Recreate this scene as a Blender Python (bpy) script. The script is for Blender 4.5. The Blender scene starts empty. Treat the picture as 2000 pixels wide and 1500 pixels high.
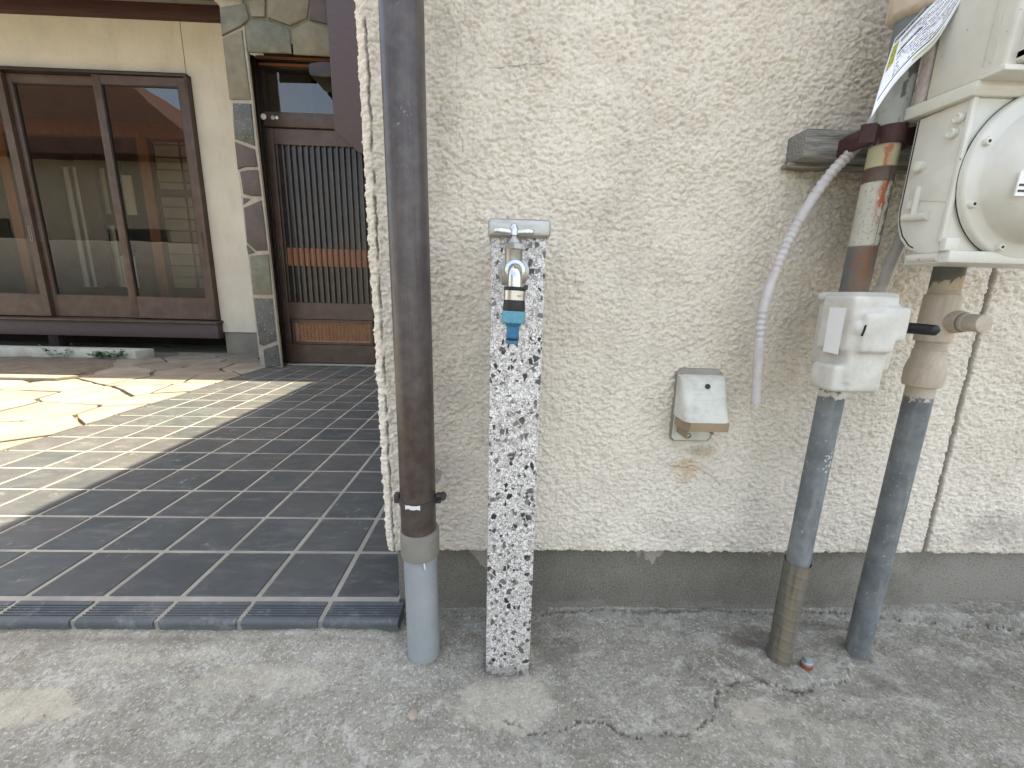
import bpy, bmesh, math, random
import numpy as np
from mathutils import Vector, Matrix
from math import sin, cos, pi, radians, atan

S = bpy.context.scene
COL = S.collection
random.seed(7); RNG = np.random.default_rng(11)

# ------------------------------------------------------------------ camera, light, exposure
CAMH = 0.625; PITCH = atan(174/800); ROLL = radians(1.45); YAW = radians(1.8)
F_ = Vector((sin(YAW)*cos(PITCH), cos(YAW)*cos(PITCH), -sin(PITCH)))
R0 = Vector((cos(YAW), -sin(YAW), 0)); U0 = R0.cross(F_)
R_ = R0*cos(ROLL) + U0*sin(ROLL); U_ = U0*cos(ROLL) - R0*sin(ROLL)
camd = bpy.data.cameras.new('camera'); cam = bpy.data.objects.new('camera', camd); COL.objects.link(cam)
camd.sensor_width = 36; camd.lens = 14.4; camd.clip_start = 0.02; camd.clip_end = 500
M_ = Matrix((R_, U_, -F_)).transposed().to_4x4(); M_.translation = (0, 0, CAMH); cam.matrix_world = M_
S.camera = cam

SUN_EL = radians(76); SUN_DIR = Vector((0.21, 0.12, 1)).normalized()     # towards the sun
world = bpy.data.worlds.new('World'); S.world = world; world.use_nodes = True
wn = world.node_tree.nodes; wl = world.node_tree.links
sky = wn.new('ShaderNodeTexSky'); sky.sky_type = 'NISHITA'; sky.sun_disc = False
sky.sun_elevation = SUN_EL; sky.sun_rotation = math.atan2(SUN_DIR.x, SUN_DIR.y)
sky.air_density = 1.0; sky.dust_density = 3.0; sky.ozone_density = 1.0
wn['Background'].inputs[1].default_value = 0.15
wl.new(sky.outputs[0], wn['Background'].inputs[0])
sund = bpy.data.lights.new('sun', 'SUN'); sun = bpy.data.objects.new('sun', sund); COL.objects.link(sun)
sund.energy = 4.2; sund.angle = radians(0.53); sund.color = (1.0, 0.95, 0.86)
sun.rotation_euler = (-SUN_DIR).to_track_quat('-Z', 'Y').to_euler()
S.view_settings.view_transform = 'Standard'; S.view_settings.look = 'None'; S.view_settings.gamma = 1
S.view_settings.exposure = 2.20
S.view_settings.use_white_balance = True; S.view_settings.white_balance_temperature = 8350; S.view_settings.white_balance_tint = 9

def at(px, py, Y=None, Z=None, X=None):          # where the sight line of a spot in the photo meets a known wall or floor
    d = F_*800 + R_*(px-1000) - U_*(py-750); c = Vector((0, 0, CAMH))
    if Y is not None: t = Y/d.y
    elif X is not None: t = X/d.x
    else: t = (Z-CAMH)/d.z
    return c + d*t

# ------------------------------------------------------------------ node helpers
class Mat:
    def __init__(s, name):
        s.m = bpy.data.materials.new(name); s.m.use_nodes = True
        s.t = s.m.node_tree; s.b = s.t.nodes['Principled BSDF']
        g = s.t.nodes.new('ShaderNodeNewGeometry'); s.P = g.outputs['Position']
        s.b.inputs['Specular IOR Level'].default_value = 0.4
    def n(s, ty, **k):
        x = s.t.nodes.new(ty)
        for a, v in k.items(): setattr(x, a, v)
        return x
    def put(s, sock, v):
        if v is None: return
        if hasattr(v, 'is_output'): s.t.links.new(v, sock)
        elif isinstance(v, (tuple, list)) and len(v) == 3 and sock.type == 'RGBA': sock.default_value = (*v, 1)
        else: sock.default_value = v
    def map(s, vec=None, scale=(1, 1, 1), rot=(0, 0, 0), loc=(0, 0, 0)):
        x = s.n('ShaderNodeMapping'); s.put(x.inputs[0], vec or s.P)
        x.inputs['Scale'].default_value = scale; x.inputs['Rotation'].default_value = rot; s.put(x.inputs['Location'], loc)
        return x.outputs[0]
    def noise(s, scale, detail=3, rough=.55, vec=None, dist=0):
        x = s.n('ShaderNodeTexNoise'); s.put(x.inputs['Vector'], vec or s.P)
        x.inputs['Scale'].default_value = scale; x.inputs['Detail'].default_value = detail
        x.inputs['Roughness'].default_value = rough; x.inputs['Distortion'].default_value = dist
        return x.outputs['Fac']
    def voro(s, scale, feat='F1', vec=None, rnd=1, out='Distance'):
        x = s.n('ShaderNodeTexVoronoi', feature=feat); s.put(x.inputs['Vector'], vec or s.P)
        x.inputs['Scale'].default_value = scale; x.inputs['Randomness'].default_value = rnd
        return x.outputs[out]
    def ramp(s, fac, stops, interp='LINEAR'):
        x = s.n('ShaderNodeValToRGB'); s.put(x.inputs[0], fac); r = x.color_ramp; r.interpolation = interp
        while len(r.elements) < len(stops): r.elements.new(.5)
        for e, (p, c) in zip(r.elements, stops):
            e.position = p; e.color = (c, c, c, 1) if not isinstance(c, tuple) else (*c, 1)
        return x.outputs[0]
    def mix(s, fac, a, b, blend='MIX'):
        x = s.n('ShaderNodeMix', data_type='RGBA', blend_type=blend)
        s.put(x.inputs[0], fac); s.put(x.inputs[6], a); s.put(x.inputs[7], b); return x.outputs[2]
    def math(s, op, a, b=0.0, clamp=False):
        x = s.n('ShaderNodeMath', operation=op, use_clamp=clamp); s.put(x.inputs[0], a); s.put(x.inputs[1], b); return x.outputs[0]
    def sep(s, vec=None):
        x = s.n('ShaderNodeSeparateXYZ'); s.put(x.inputs[0], vec or s.P); return x.outputs
    def comb(s, a, b, c):
        x = s.n('ShaderNodeCombineXYZ'); s.put(x.inputs[0], a); s.put(x.inputs[1], b); s.put(x.inputs[2], c); return x.outputs[0]
    def attr(s, name):
        x = s.n('ShaderNodeAttribute', attribute_name=name); return x
    def rand(s):
        return s.n('ShaderNodeObjectInfo').outputs['Random']
    def bump(s, h, strength=.5, dist=.002, nrm=None):
        x = s.n('ShaderNodeBump'); x.inputs['Strength'].default_value = strength; x.inputs['Distance'].default_value = dist
        s.put(x.inputs['Height'], h); s.put(x.inputs['Normal'], nrm); return x.outputs[0]
    def out(s, col=None, rough=None, metal=None, nrm=None, spec=None):
        s.put(s.b.inputs['Base Color'], col); s.put(s.b.inputs['Roughness'], rough)
        s.put(s.b.inputs['Metallic'], metal); s.put(s.b.inputs['Normal'], nrm); s.put(s.b.inputs['Specular IOR Level'], spec)
        return s.m

def simple(name, c1, c2, scale=8, rough=.5, metal=0, bump=.2, bscale=120, bdist=.001, stretch=(1, 1, 1), speck=None, dirt=None, spec=.4):
    m = Mat(name); v = m.map(scale=stretch)
    col = m.mix(m.ramp(m.noise(scale, 5, .6, v), [(.3, 0.), (.7, 1.)]), c1, c2)
    if speck:
        col = m.mix(m.ramp(m.noise(speck[0], 2, .5), [(speck[1], 0.), (speck[1]+.05, 1.)]), col, speck[2])
    if dirt:
        col = m.mix(m.math('MULTIPLY', m.ramp(m.noise(dirt[0], 6, .65, v), [(.45, 0.), (.75, 1.)]), dirt[1]), col, dirt[2])
    r = m.math('ADD', m.math('MULTIPLY', m.noise(scale*3, 3), .2), rough-.1)
    nb = m.bump(m.noise(bscale, 4, .6, v), bump, bdist) if bump else None
    return m.out(col, r, metal, nb, spec)

# ------------------------------------------------------------------ materials
def m_stucco():
    m = Mat('cream_stucco'); a = m.attr('dirt').outputs['Fac']; cr = m.attr('crack').outputs['Fac']; ru = m.attr('rust').outputs['Fac']
    c = m.mix(m.ramp(m.noise(5, 5, .6), [(.3, 0.), (.7, 1.)]), (.70, .635, .54), (.79, .725, .63))
    c = m.mix(m.ramp(m.noise(260, 3, .6), [(.35, 0.), (.6, 1.)]), m.mix(.25, c, (.42, .36, .29)), c)
    c = m.mix(m.ramp(m.noise(120, 4, .7), [(.70, 0.), (.76, 1.)]), c, (.28, .23, .18))
    c = m.mix(m.math('MULTIPLY', m.ramp(m.noise(14, 6, .7), [(.5, 0.), (.75, 1.)]), .35), c, (.38, .33, .28))
    c = m.mix(m.math('MULTIPLY', a, m.ramp(m.noise(60, 4, .6), [(.3, .45), (.7, 1.)])), c, (.26, .24, .21))
    c = m.mix(m.math('MULTIPLY', ru, m.ramp(m.noise(70, 4, .6), [(.35, .2), (.65, 1.)])), c, (.50, .31, .13))
    c = m.mix(m.math('MULTIPLY', m.attr('crease_shade').outputs['Fac'], m.ramp(m.noise(30, 4, .6), [(.3, .35), (.7, .75)])), c, (.25, .20, .155))  # paints shade into the creases between the plaster lumps
    c = m.mix(cr, c, (.10, .085, .07))
    h = m.math('ADD', m.noise(420, 4, .6), m.math('MULTIPLY', m.voro(300, 'SMOOTH_F1'), .6))
    return m.out(c, .9, 0, m.bump(h, .35, .0008), .25)
def m_stucco_far(name, c1, c2):
    m = Mat(name)
    c = m.mix(m.ramp(m.noise(3, 5, .6), [(.3, 0.), (.7, 1.)]), c1, c2)
    c = m.mix(m.math('MULTIPLY', m.ramp(m.noise(9, 6, .7, m.map(scale=(1, 1, .25))), [(.5, 0.), (.8, 1.)]), .35), c, tuple(v*.62 for v in c1))
    h = m.math('ADD', m.noise(90, 4, .65), m.math('MULTIPLY', m.voro(110, 'SMOOTH_F1'), .5))
    return m.out(c, .9, 0, m.bump(h, .6, .006), .2)
def m_ground():
    m = Mat('old_concrete'); cr = m.attr('crack').outputs['Fac']; tn = m.attr('tone').outputs['Fac']
    c = m.mix(m.ramp(m.noise(6, 6, .65), [(.32, 0.), (.68, 1.)]), (.235, .23, .19), (.345, .342, .295))
    c = m.mix(m.math('MULTIPLY', m.ramp(m.noise(8, 9, .80, dist=.8), [(.47, 0.), (.64, 1.)]), .5), c, (.17, .148, .12))
    c = m.mix(m.math('MULTIPLY', m.ramp(m.noise(24, 8, .75, m.map(loc=(4, 2, 0)), dist=.5), [(.50, 0.), (.62, 1.)]), .7), c, (.46, .46, .42))
    c = m.mix(m.math('MULTIPLY', m.ramp(m.noise(160, 5, .7), [(.36, 1.), (.5, 0.)]), .6), c, (.15, .135, .11))
    c = m.mix(m.math('MULTIPLY', m.ramp(m.noise(230, 4, .7), [(.54, 0.), (.64, 1.)]), .75), c, (.55, .54, .50))
    c = m.mix(m.ramp(m.noise(48, 7, .75), [(.745, 0.), (.775, 1.)]), c, (.58, .58, .56))
    c = m.mix(m.math('MULTIPLY', m.ramp(m.voro(48), [(.09, 1.), (.13, 0.)]), .55), c, (.13, .12, .11))
    g = m.ramp(m.noise(35, 6, .7), [(.3, .35), (.65, 1.)])
    c = m.mix(m.math('MULTIPLY', m.math('MAXIMUM', tn, 0.), g), c, (.52, .49, .40))
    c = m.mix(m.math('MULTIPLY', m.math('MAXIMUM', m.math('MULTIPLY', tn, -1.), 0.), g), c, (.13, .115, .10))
    c = m.mix(cr, c, (.07, .06, .05))
    h = m.math('ADD', m.noise(140, 8, .75), m.math('MULTIPLY', m.noise(500, 3, .6), .4))
    return m.out(c, .92, 0, m.bump(h, .9, .0028), .2)
def m_tile():
    m = Mat('slate_tile'); r = m.rand()
    off = m.comb(m.math('MULTIPLY', r, 37.), m.math('MULTIPLY', r, 11.), r)
    add = m.n('ShaderNodeVectorMath', operation='ADD'); m.put(add.inputs[0], m.P); m.put(add.inputs[1], off); v = add.outputs[0]
    c = m.mix(m.ramp(m.noise(9, 5, .6, v), [(.3, 0.), (.7, 1.)]), (.030, .042, .046), (.050, .063, .067))
    c = m.mix(m.math('MULTIPLY', r, .55), c, (.075, .068, .066))
    sv = m.map(v, (9, 30, 9), (0, 0, .6))
    c = m.mix(m.math('MULTIPLY', m.ramp(m.noise(1.2, 8, .75, sv), [(.50, 0.), (.72, 1.)]), .7), c, (.13, .14, .145))
    c = m.mix(m.math('MULTIPLY', m.ramp(m.noise(22, 8, .8), [(.60, 0.), (.70, 1.)]), .8), c, (.34, .33, .30))
    c = m.mix(m.math('MULTIPLY', m.ramp(m.noise(2.6, 6, .7), [(.42, 0.), (.72, 1.)]), .38), c, (.12, .118, .112))
    c = m.mix(m.math('MULTIPLY', m.ramp(m.math('FRACT', m.math('MULTIPLY', r, 7.3)), [(.6, 0.), (1., 1.)]), .35), c, (.022, .028, .036))
    return m.out(c, m.math('ADD', m.math('MULTIPLY', m.noise(14, 4), .3), .33), 0, m.bump(m.noise(60, 6, .7, sv), .35, .0018), .45)
def m_nosing():
    m = Mat('worn_nosing'); z = m.sep()[2]
    c = m.mix(m.ramp(m.noise(9, 6, .65), [(.3, 0.), (.7, 1.)]), (.050, .062, .072), (.085, .098, .106))
    c = m.mix(m.ramp(z, [(0.0, .55), (.02, .15), (.026, .0)]), c, (.16, .155, .14))
    c = m.mix(m.math('MULTIPLY', m.ramp(m.noise(25, 8, .8), [(.52, 0.), (.66, 1.)]), .6), c, (.24, .245, .24))
    return m.out(c, .55, 0, m.bump(m.noise(90, 6, .7), .4, .0012), .4)
def m_grout():
    return simple('tile_grout', (.21, .205, .18), (.32, .315, .28), 9, .9, bump=.5, bscale=240, dirt=(13, .5, (.17, .15, .12)))
def m_flag():
    m = Mat('flagstone_pale'); r = m.rand()
    c = m.mix(r, (.20, .18, .15), (.265, .24, .205))
    c = m.mix(m.ramp(m.noise(5, 6, .65), [(.35, 0.), (.7, 1.)]), c, (.15, .13, .10))
    c = m.mix(m.ramp(m.noise(70, 4, .7), [(.62, 0.), (.70, 1.)]), c, (.24, .21, .17))
    return m.out(c, .85, 0, m.bump(m.noise(30, 8, .7), .6, .006), .25)
def m_terrazzo():
    m = Mat('terrazzo')
    w = m.n('ShaderNodeVectorMath', operation='ADD'); nz = m.n('ShaderNodeTexNoise'); nz.inputs['Scale'].default_value = 160
    sc = m.n('ShaderNodeVectorMath', operation='SCALE'); m.put(sc.inputs[0], nz.outputs['Color']); sc.inputs['Scale'].default_value = .0035
    m.put(nz.inputs['Vector'], m.P); m.put(w.inputs[0], m.P); m.put(w.inputs[1], sc.outputs[0]); v = w.outputs[0]
    c = (.22, .20, .178); edges = []
    for sc_, off, lo in ((330, (.3, .1, .2), .0), (225, (0, 0, 0), .30)):       # fine chips between larger ones
        vv = m.map(v, loc=off); e = m.voro(sc_, 'DISTANCE_TO_EDGE', vv); cell = m.sep(m.voro(sc_, 'F1', vv, out='Color'))
        chip = m.ramp(cell[0], [(0., (.30, .27, .25)), (.12, (.42, .39, .36)), (.24, (.56, .53, .50)), (.5, (.68, .66, .64)), (1., (.80, .79, .78))])
        on = m.ramp(e, [(.06, 0.), (.12, 1.)])
        if lo: on = m.math('MULTIPLY', on, m.math('GREATER_THAN', cell[1], lo))
        c = m.mix(on, c, chip); edges.append(e)
    for sc_, off, th, eg in ((128, (.5, .2, .8), .165, .10), (190, (.1, .7, .3), .10, .08)):
        vv = m.map(v, (1, 1, .85), (.2, .4, .1), off); e = m.voro(sc_, 'DISTANCE_TO_EDGE', vv); cell = m.sep(m.voro(sc_, 'F1', vv, out='Color'))
        sel = m.math('MULTIPLY', m.math('LESS_THAN', cell[0], th), m.math('GREATER_THAN', e, eg))
        c = m.mix(sel, c, m.mix(m.ramp(cell[2], [(.3, 0.), (.9, 1.)]), (.022, .025, .027), (.15, .155, .14)))
    c = m.mix(m.math('MULTIPLY', m.ramp(m.noise(26, 6, .7), [(.45, 0.), (.8, 1.)]), .45), c, (.36, .33, .28))
    lowd = m.math('ADD', m.math('MULTIPLY', m.math('SUBTRACT', .03, m.sep()[2]), 30.), m.noise(60, 5, .7))
    c = m.mix(m.ramp(lowd, [(.6, 0.), (1.3, .55)]), c, (.24, .22, .185))
    return m.out(c, .42, 0, m.bump(m.ramp(edges[1], [(.0, 0.), (.1, 1.)]), .3, .0004), .4)
def m_attrcol(name, rough=.55, bscale=300, bump=.3, metal=0, spk=.15):
    m = Mat(name); a = m.attr('paint')
    c = m.mix(m.math('MULTIPLY', m.ramp(m.noise(45, 6, .7), [(.4, 0.), (.75, 1.)]), .30), a.outputs['Color'], (.20, .19, .17))
    c = m.mix(m.math('MULTIPLY', m.ramp(m.noise(420, 3, .6), [(.62, 0.), (.74, 1.)]), spk), c, (.45, .45, .43))
    return m.out(c, rough, metal, m.bump(m.noise(bscale, 5, .7), bump, .0009), .4)
def m_wood(name, c1, c2, sc=(1, 20, 20), rough=.6, bump=.4, s=6):
    m = Mat(name); v = m.map(scale=sc)
    c = m.mix(m.ramp(m.noise(s, 7, .7, v, .4), [(.3, 0.), (.7, 1.)]), c1, c2)
    return m.out(c, rough, 0, m.bump(m.noise(s*2, 6, .7, v), bump, .002), .35)
def m_glass(name, tint=(.66, .66, .63), refl=1.0):
    m = Mat(name); t = m.t; t.nodes.remove(m.b); o = [x for x in t.nodes if x.type == 'OUTPUT_MATERIAL'][0]
    fr = m.n('ShaderNodeFresnel'); fr.inputs[0].default_value = 1.85
    tr = m.n('ShaderNodeBsdfTransparent'); tr.inputs[0].default_value = (*tint, 1)
    gl = m.n('ShaderNodeBsdfGlossy'); gl.inputs['Roughness'].default_value = 0.0; gl.inputs[0].default_value = (refl, refl, refl, 1)
    gn = m.bump(m.noise(2.2, 2, .4), .05, .02); m.put(gl.inputs['Normal'], gn); m.put(fr.inputs['Normal'], gn)
    mx = m.n('ShaderNodeMixShader'); t.links.new(fr.outputs[0], mx.inputs[0]); t.links.new(tr.outputs[0], mx.inputs[1]); t.links.new(gl.outputs[0], mx.inputs[2])
    t.links.new(mx.outputs[0], o.inputs[0]); return m.m

MT = dict(
    absorber_dark=simple('absorber_dark', (.04, .04, .04), (.06, .06, .058), 8, .9, bump=.5, bscale=80, bdist=.003),
    stucco=m_stucco(), ground=m_ground(), tile=m_tile(), nosing=m_nosing(), grout=m_grout(), flag=m_flag(), terrazzo=m_terrazzo(),
    farwall=m_stucco_far('buff_plaster', (.48, .445, .375), (.56, .525, .45)),
    found=simple('foundation_concrete', (.15, .138, .115), (.21, .195, .165), 5, .92, bump=.8, bscale=260, bdist=.002, speck=(420, .60, (.30, .28, .25)), dirt=(4, .7, (.27, .25, .215))),
    concrete=simple('pale_concrete', (.36, .36, .32), (.46, .46, .41), 6, .9, bump=.6, bscale=120, bdist=.003, dirt=(9, .6, (.20, .19, .16))),
    mortar=simple('joint_mortar', (.26, .235, .195), (.36, .33, .28), 20, .9, bump=.6, bscale=160, bdist=.002),
    stonejoint=simple('dark_joint_mortar', (.11, .10, .08), (.16, .145, .115), 20, .9, bump=.5, bscale=160),
    soil=simple('soil', (.10, .08, .06), (.17, .14, .105), 12, .95, bump=1, bscale=60, bdist=.012, speck=(140, .62, (.26, .22, .17))),
    alu=simple('brown_aluminium', (.060, .037, .029), (.078, .050, .039), 12, .42, bump=.05, bscale=300, dirt=(10, .3, (.17, .14, .12))),
    alu_dark=simple('dark_bronze', (.018, .013, .011), (.03, .022, .018), 12, .4, bump=.05),
    beam=m_wood('purple_brown_paint', (.060, .042, .046), (.085, .062, .066), (2, 20, 20), .5, .25),
    rail=m_wood('red_brown_wood', (.20, .075, .035), (.28, .11, .05), (1, 12, 12), .45, .2),
    intwood=m_wood('orange_wood', (.22, .07, .02), (.34, .12, .035), (14, 14, 1), .4, .2),
    darkwood=m_wood('dark_interior_wood', (.05, .025, .015), (.09, .045, .025), (1, 12, 12), .5, .2),
    eave=m_wood('stained_eave_wood', (.035, .014, .012), (.065, .026, .022), (1, 14, 14), .55, .3),
    plank=m_wood('weathered_board', (.09, .08, .07), (.44, .43, .39), (2.5, 40, 30), .85, 1.0, 9),
    interior=simple('interior_plaster', (.10, .072, .045), (.14, .10, .065), 4, .9),
    curtain=simple('pale_blind', (.80, .76, .66), (.84, .80, .70), 4, .8),
    paper=simple('shoji_paper', (.26, .21, .15), (.32, .26, .19), 4, .8),
    glass=m_glass('window_glass'), frosted=simple('frosted_door_glass', (.014, .018, .020), (.024, .030, .034), 20, .14, bump=.2, bscale=500, spec=.42),
    stoneA=simple('green_grey_stone', (.10, .105, .085), (.17, .165, .125), 9, .7, bump=.7, bscale=50, bdist=.006, dirt=(14, .8, (.07, .075, .06))),
    stoneB=simple('dark_grey_stone', (.055, .06, .06), (.10, .105, .10), 12, .65, bump=.7, bscale=60, bdist=.006, speck=(90, .63, (.20, .20, .18))),
    stoneC=simple('purple_brown_stone', (.062, .046, .043), (.10, .074, .066), 10, .65, bump=.7, bscale=50, bdist=.006, dirt=(12, .7, (.08, .08, .075))),
    stoneD=simple('olive_stone', (.14, .125, .085), (.20, .175, .125), 8, .7, bump=.7, bscale=50, bdist=.006, dirt=(14, .6, (.09, .085, .06))),
    weave=simple('woven_copper_panel', (.20, .10, .055), (.26, .135, .075), 20, .4, .25, bump=.1),
    chrome=simple('worn_chrome', (.52, .54, .55), (.66, .68, .69), 60, .24, 1, bump=.15, bscale=500, dirt=(70, .6, (.30, .29, .27))),
    nickel=simple('dull_nickel', (.34, .345, .34), (.43, .435, .43), 60, .40, 1, bump=.2, bscale=400, dirt=(80, .7, (.22, .21, .19))),
    capmetal=simple('dull_cap_metal', (.40, .40, .38), (.50, .50, .48), 50, .42, .85, bump=.25, bscale=260, stretch=(1, 1, 4), dirt=(60, .7, (.27, .25, .22))),
    blue=simple('blue_plastic', (.012, .13, .27), (.025, .18, .33), 60, .45, bump=.15, bscale=500),
    cyan=simple('faded_blue_plastic', (.05, .25, .35), (.09, .31, .40), 90, .55, bump=.25, bscale=600, dirt=(160, .5, (.25, .42, .46))),
    black=simple('black_rubber', (.012, .013, .014), (.022, .023, .024), 60, .5, bump=.1, bscale=300),
    steel=simple('steel_band', (.44, .44, .44), (.52, .52, .52), 40, .25, 1, bump=.05),
    meter=simple('meter_paint', (.64, .63, .57), (.68, .67, .61), 30, .32, .0, bump=.15, bscale=700, bdist=.0006, dirt=(16, .35, (.46, .44, .37)), speck=(130, .735, (.22, .21, .18)), spec=.5),
    meterwhite=simple('sticker_white', (.78, .78, .78), (.82, .82, .82), 30, .5, bump=0),
    vent=simple('pale_vent_plastic', (.56, .57, .51), (.63, .64, .58), 25, .5, bump=.3, bscale=300, dirt=(38, .65, (.36, .34, .28))),
    ventlip=simple('stained_amber_plastic', (.28, .20, .13), (.36, .27, .18), 30, .5, bump=.1),
    molded=simple('aged_white_plastic', (.55, .54, .49), (.66, .65, .60), 30, .5, bump=.5, bscale=150, bdist=.0016, dirt=(20, .75, (.38, .34, .28))),
    hose=simple('milky_hose_plastic', (.50, .475, .465), (.60, .575, .57), 40, .3, bump=.1, dirt=(60, .7, (.38, .33, .28))),
    pvc=simple('silver_grey_pipe_paint', (.275, .30, .308), (.325, .35, .358), 20, .42, .1, bump=.25, bscale=700, speck=(260, .70, (.45, .46, .47))),
    collar=simple('taupe_pvc', (.19, .18, .155), (.23, .22, .19), 20, .6, bump=.2, bscale=300, dirt=(30, .5, (.14, .125, .10))),
    brownclip=simple('brown_clip_plastic', (.045, .038, .036), (.065, .055, .05), 30, .5, bump=.2),
    whitepaint=simple('chipped_white_paint', (.62, .63, .62), (.72, .73, .72), 50, .6, bump=.3),
    rustband=simple('rusty_iron', (.045, .018, .018), (.085, .035, .03), 60, .7, bump=.5, bscale=400, dirt=(50, .6, (.03, .022, .028))),
    pipepaint=m_attrcol('pipe_paint'), spoutpipe=m_attrcol('downspout_plastic', .36, 120, .12, 0, .02),
    plugred=simple('red_brown_plug', (.20, .05, .025), (.27, .08, .04), 80, .6), galv=simple('galvanised', (.33, .37, .39), (.42, .46, .48), 90, .45, .6, bump=.3),
    foam=simple('pinkish_foam_gasket', (.40, .33, .31), (.55, .48, .46), 60, .9, bump=1, bscale=140, bdist=.003),
    leaf=simple('weed_leaf', (.03, .075, .02), (.06, .13, .035), 60, .6, bump=0),
    pebble=simple('pebble_grey', (.20, .20, .19), (.28, .28, .26), 60, .8, bump=.6, bscale=200),
    pebble2=simple('pebble_buff', (.30, .25, .20), (.38, .32, .25), 60, .8, bump=.6, bscale=200),
    nwall=simple('neighbour_wall', (.36, .31, .24), (.42, .37, .29), 2, .9), rooft=simple('neighbour_roof', (.07, .035, .028), (.11, .055, .045), 4, .7, bump=.4, bscale=20, bdist=.02),
    block=simple('block_wall_grey', (.20, .20, .19), (.27, .27, .25), 3, .9, bump=.5, bscale=40),
    darkvoid=simple('dark_underfloor', (.02, .018, .016), (.03, .027, .024), 5, .95),
)
def m_found():
    m = Mat('foundation_face'); x, y, z = m.sep()
    c = m.mix(m.ramp(m.noise(9, 6, .65), [(.3, 0.), (.7, 1.)]), (.145, .132, .108), (.215, .20, .165))
    k = m.math('ADD', m.math('MULTIPLY', m.math('SUBTRACT', x, .52), 2.2), m.math('MULTIPLY', m.math('SUBTRACT', m.noise(5, 5, .6), .5), 2.2))
    c = m.mix(m.ramp(k, [(.25, 0.), (.75, .75)]), c, (.33, .305, .265))
    sm_ = m.math('ADD', m.math('MULTIPLY', m.math('SUBTRACT', z, .118), 40.), m.math('MULTIPLY', m.math('SUBTRACT', m.noise(7, 5, .6, m.map(scale=(1, 1, .3))), .57), 22.))
    c = m.mix(m.ramp(sm_, [(.4, 0.), (.7, .8)]), c, (.42, .38, .31))
    lo = m.math('ADD', m.math('MULTIPLY', m.math('SUBTRACT', .03, z), 40.), m.math('MULTIPLY', m.math('SUBTRACT', m.noise(12, 6, .7), .5), 5.))
    c = m.mix(m.ramp(lo, [(.2, 0.), (.7, .7)]), c, (.25, .23, .20))
    c = m.mix(m.math('MULTIPLY', m.ramp(m.noise(380, 3, .7), [(.52, 0.), (.62, 1.)]), .55), c, (.36, .34, .30))
    c = m.mix(m.math('MULTIPLY', m.ramp(m.noise(300, 3, .7, m.map(loc=(3, 1, 2))), [(.55, 0.), (.65, 1.)]), .6), c, (.06, .052, .04))
    return m.out(c, .93, 0, m.bump(m.noise(330, 4, .7), .9, .0025), .2)
MT['found_wall'] = m_found()
def m_paper_notice():
    m = Mat('printed_notice'); uv = m.n('ShaderNodeUVMap'); s = m.sep(uv.outputs[0]); u, v = s[0], s[1]
    navy = (.02, .02, .06)
    def band(x, a, b): return m.math('MULTIPLY', m.math('GREATER_THAN', x, a), m.math('LESS_THAN', x, b))
    rows = m.math('FRACT', m.math('MULTIPLY', v, 21.))
    rowon = band(rows, .22, .78)
    glyph = m.math('GREATER_THAN', m.noise(1, 2, .6, m.map(uv.outputs[0], (60, 42, 1))), .47)
    words = m.math('GREATER_THAN', m.noise(1, 0, .5, m.map(uv.outputs[0], (7, 21, 1))), .42)
    txt = m.math('MULTIPLY', m.math('MULTIPLY', rowon, glyph), m.math('MULTIPLY', words, m.math('MULTIPLY', band(u, .13, .97), band(v, .17, .80))))
    c = m.mix(txt, (.80, .82, .84), (.10, .10, .17))
    c = m.mix(m.math('MULTIPLY', band(v, .045, .12), band(u, .03, .97)), c, m.mix(m.math('GREATER_THAN', m.noise(1, 2, .6, m.map(uv.outputs[0], (60, 50, 1))), .56), navy, (.6, .6, .62)))
    c = m.mix(m.math('MULTIPLY', band(v, .16, .52), band(u, .035, .10)), c, m.mix(m.math('GREATER_THAN', m.noise(1, 2, .6, m.map(uv.outputs[0], (60, 40, 1))), .58), (.42, .40, .06), (.03, .03, .02)))
    for a, b, p, q in ((.20, .235, .12, .32), (.42, .455, .12, .34), (.825, .85, .03, .75)):
        c = m.mix(m.math('MULTIPLY', band(v, a, b), band(u, p, q)), c, navy)
    c = m.mix(m.math('MULTIPLY', band(v, .90, .935), band(u, .3, .6)), c, (.50, .48, .12))
    return m.out(c, .55, 0, None, .3)
MT['notice'] = m_paper_notice()

# ------------------------------------------------------------------ object helpers
ORG = {}
def tag(o, label=None, cat=None, group=None, kind=None):
    if label: o['label'] = label
    if cat: o['category'] = cat
    if group: o['group'] = group
    if kind: o['kind'] = kind
    return o
def thing(name, loc, label, cat, group=None):
    o = bpy.data.objects.new(name, None); o.empty_display_size = .05; COL.objects.link(o); o.location = loc; ORG[o] = Vector(loc)
    return tag(o, label, cat, group)
def link(name, me, mat, parent=None, loc=None, smooth=0):
    me.materials.clear(); me.materials.append(MT[mat])
    o = bpy.data.objects.new(name, me); COL.objects.link(o)
    base = ORG[parent] if parent in ORG else Vector((0, 0, 0))
    if parent: o.parent = parent
    L = Vector(loc) if loc is not None else base.copy()
    o.location = L - base; ORG[o] = L
    return o
def mesh(name, verts, faces, mat, parent=None, loc=None, smooth=0):
    """verts in world coordinates; origin goes to loc (or the parent's origin)"""
    base = Vector(loc) if loc is not None else (ORG[parent] if parent in ORG else Vector((0, 0, 0)))
    me = bpy.data.meshes.new(name); me.from_pydata([tuple(Vector(v)-base) for v in verts], [], faces)
    if smooth:
        me.shade_smooth(); me.set_sharp_from_angle(angle=radians(smooth))
    me.update()
    return link(name, me, mat, parent, base)
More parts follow.
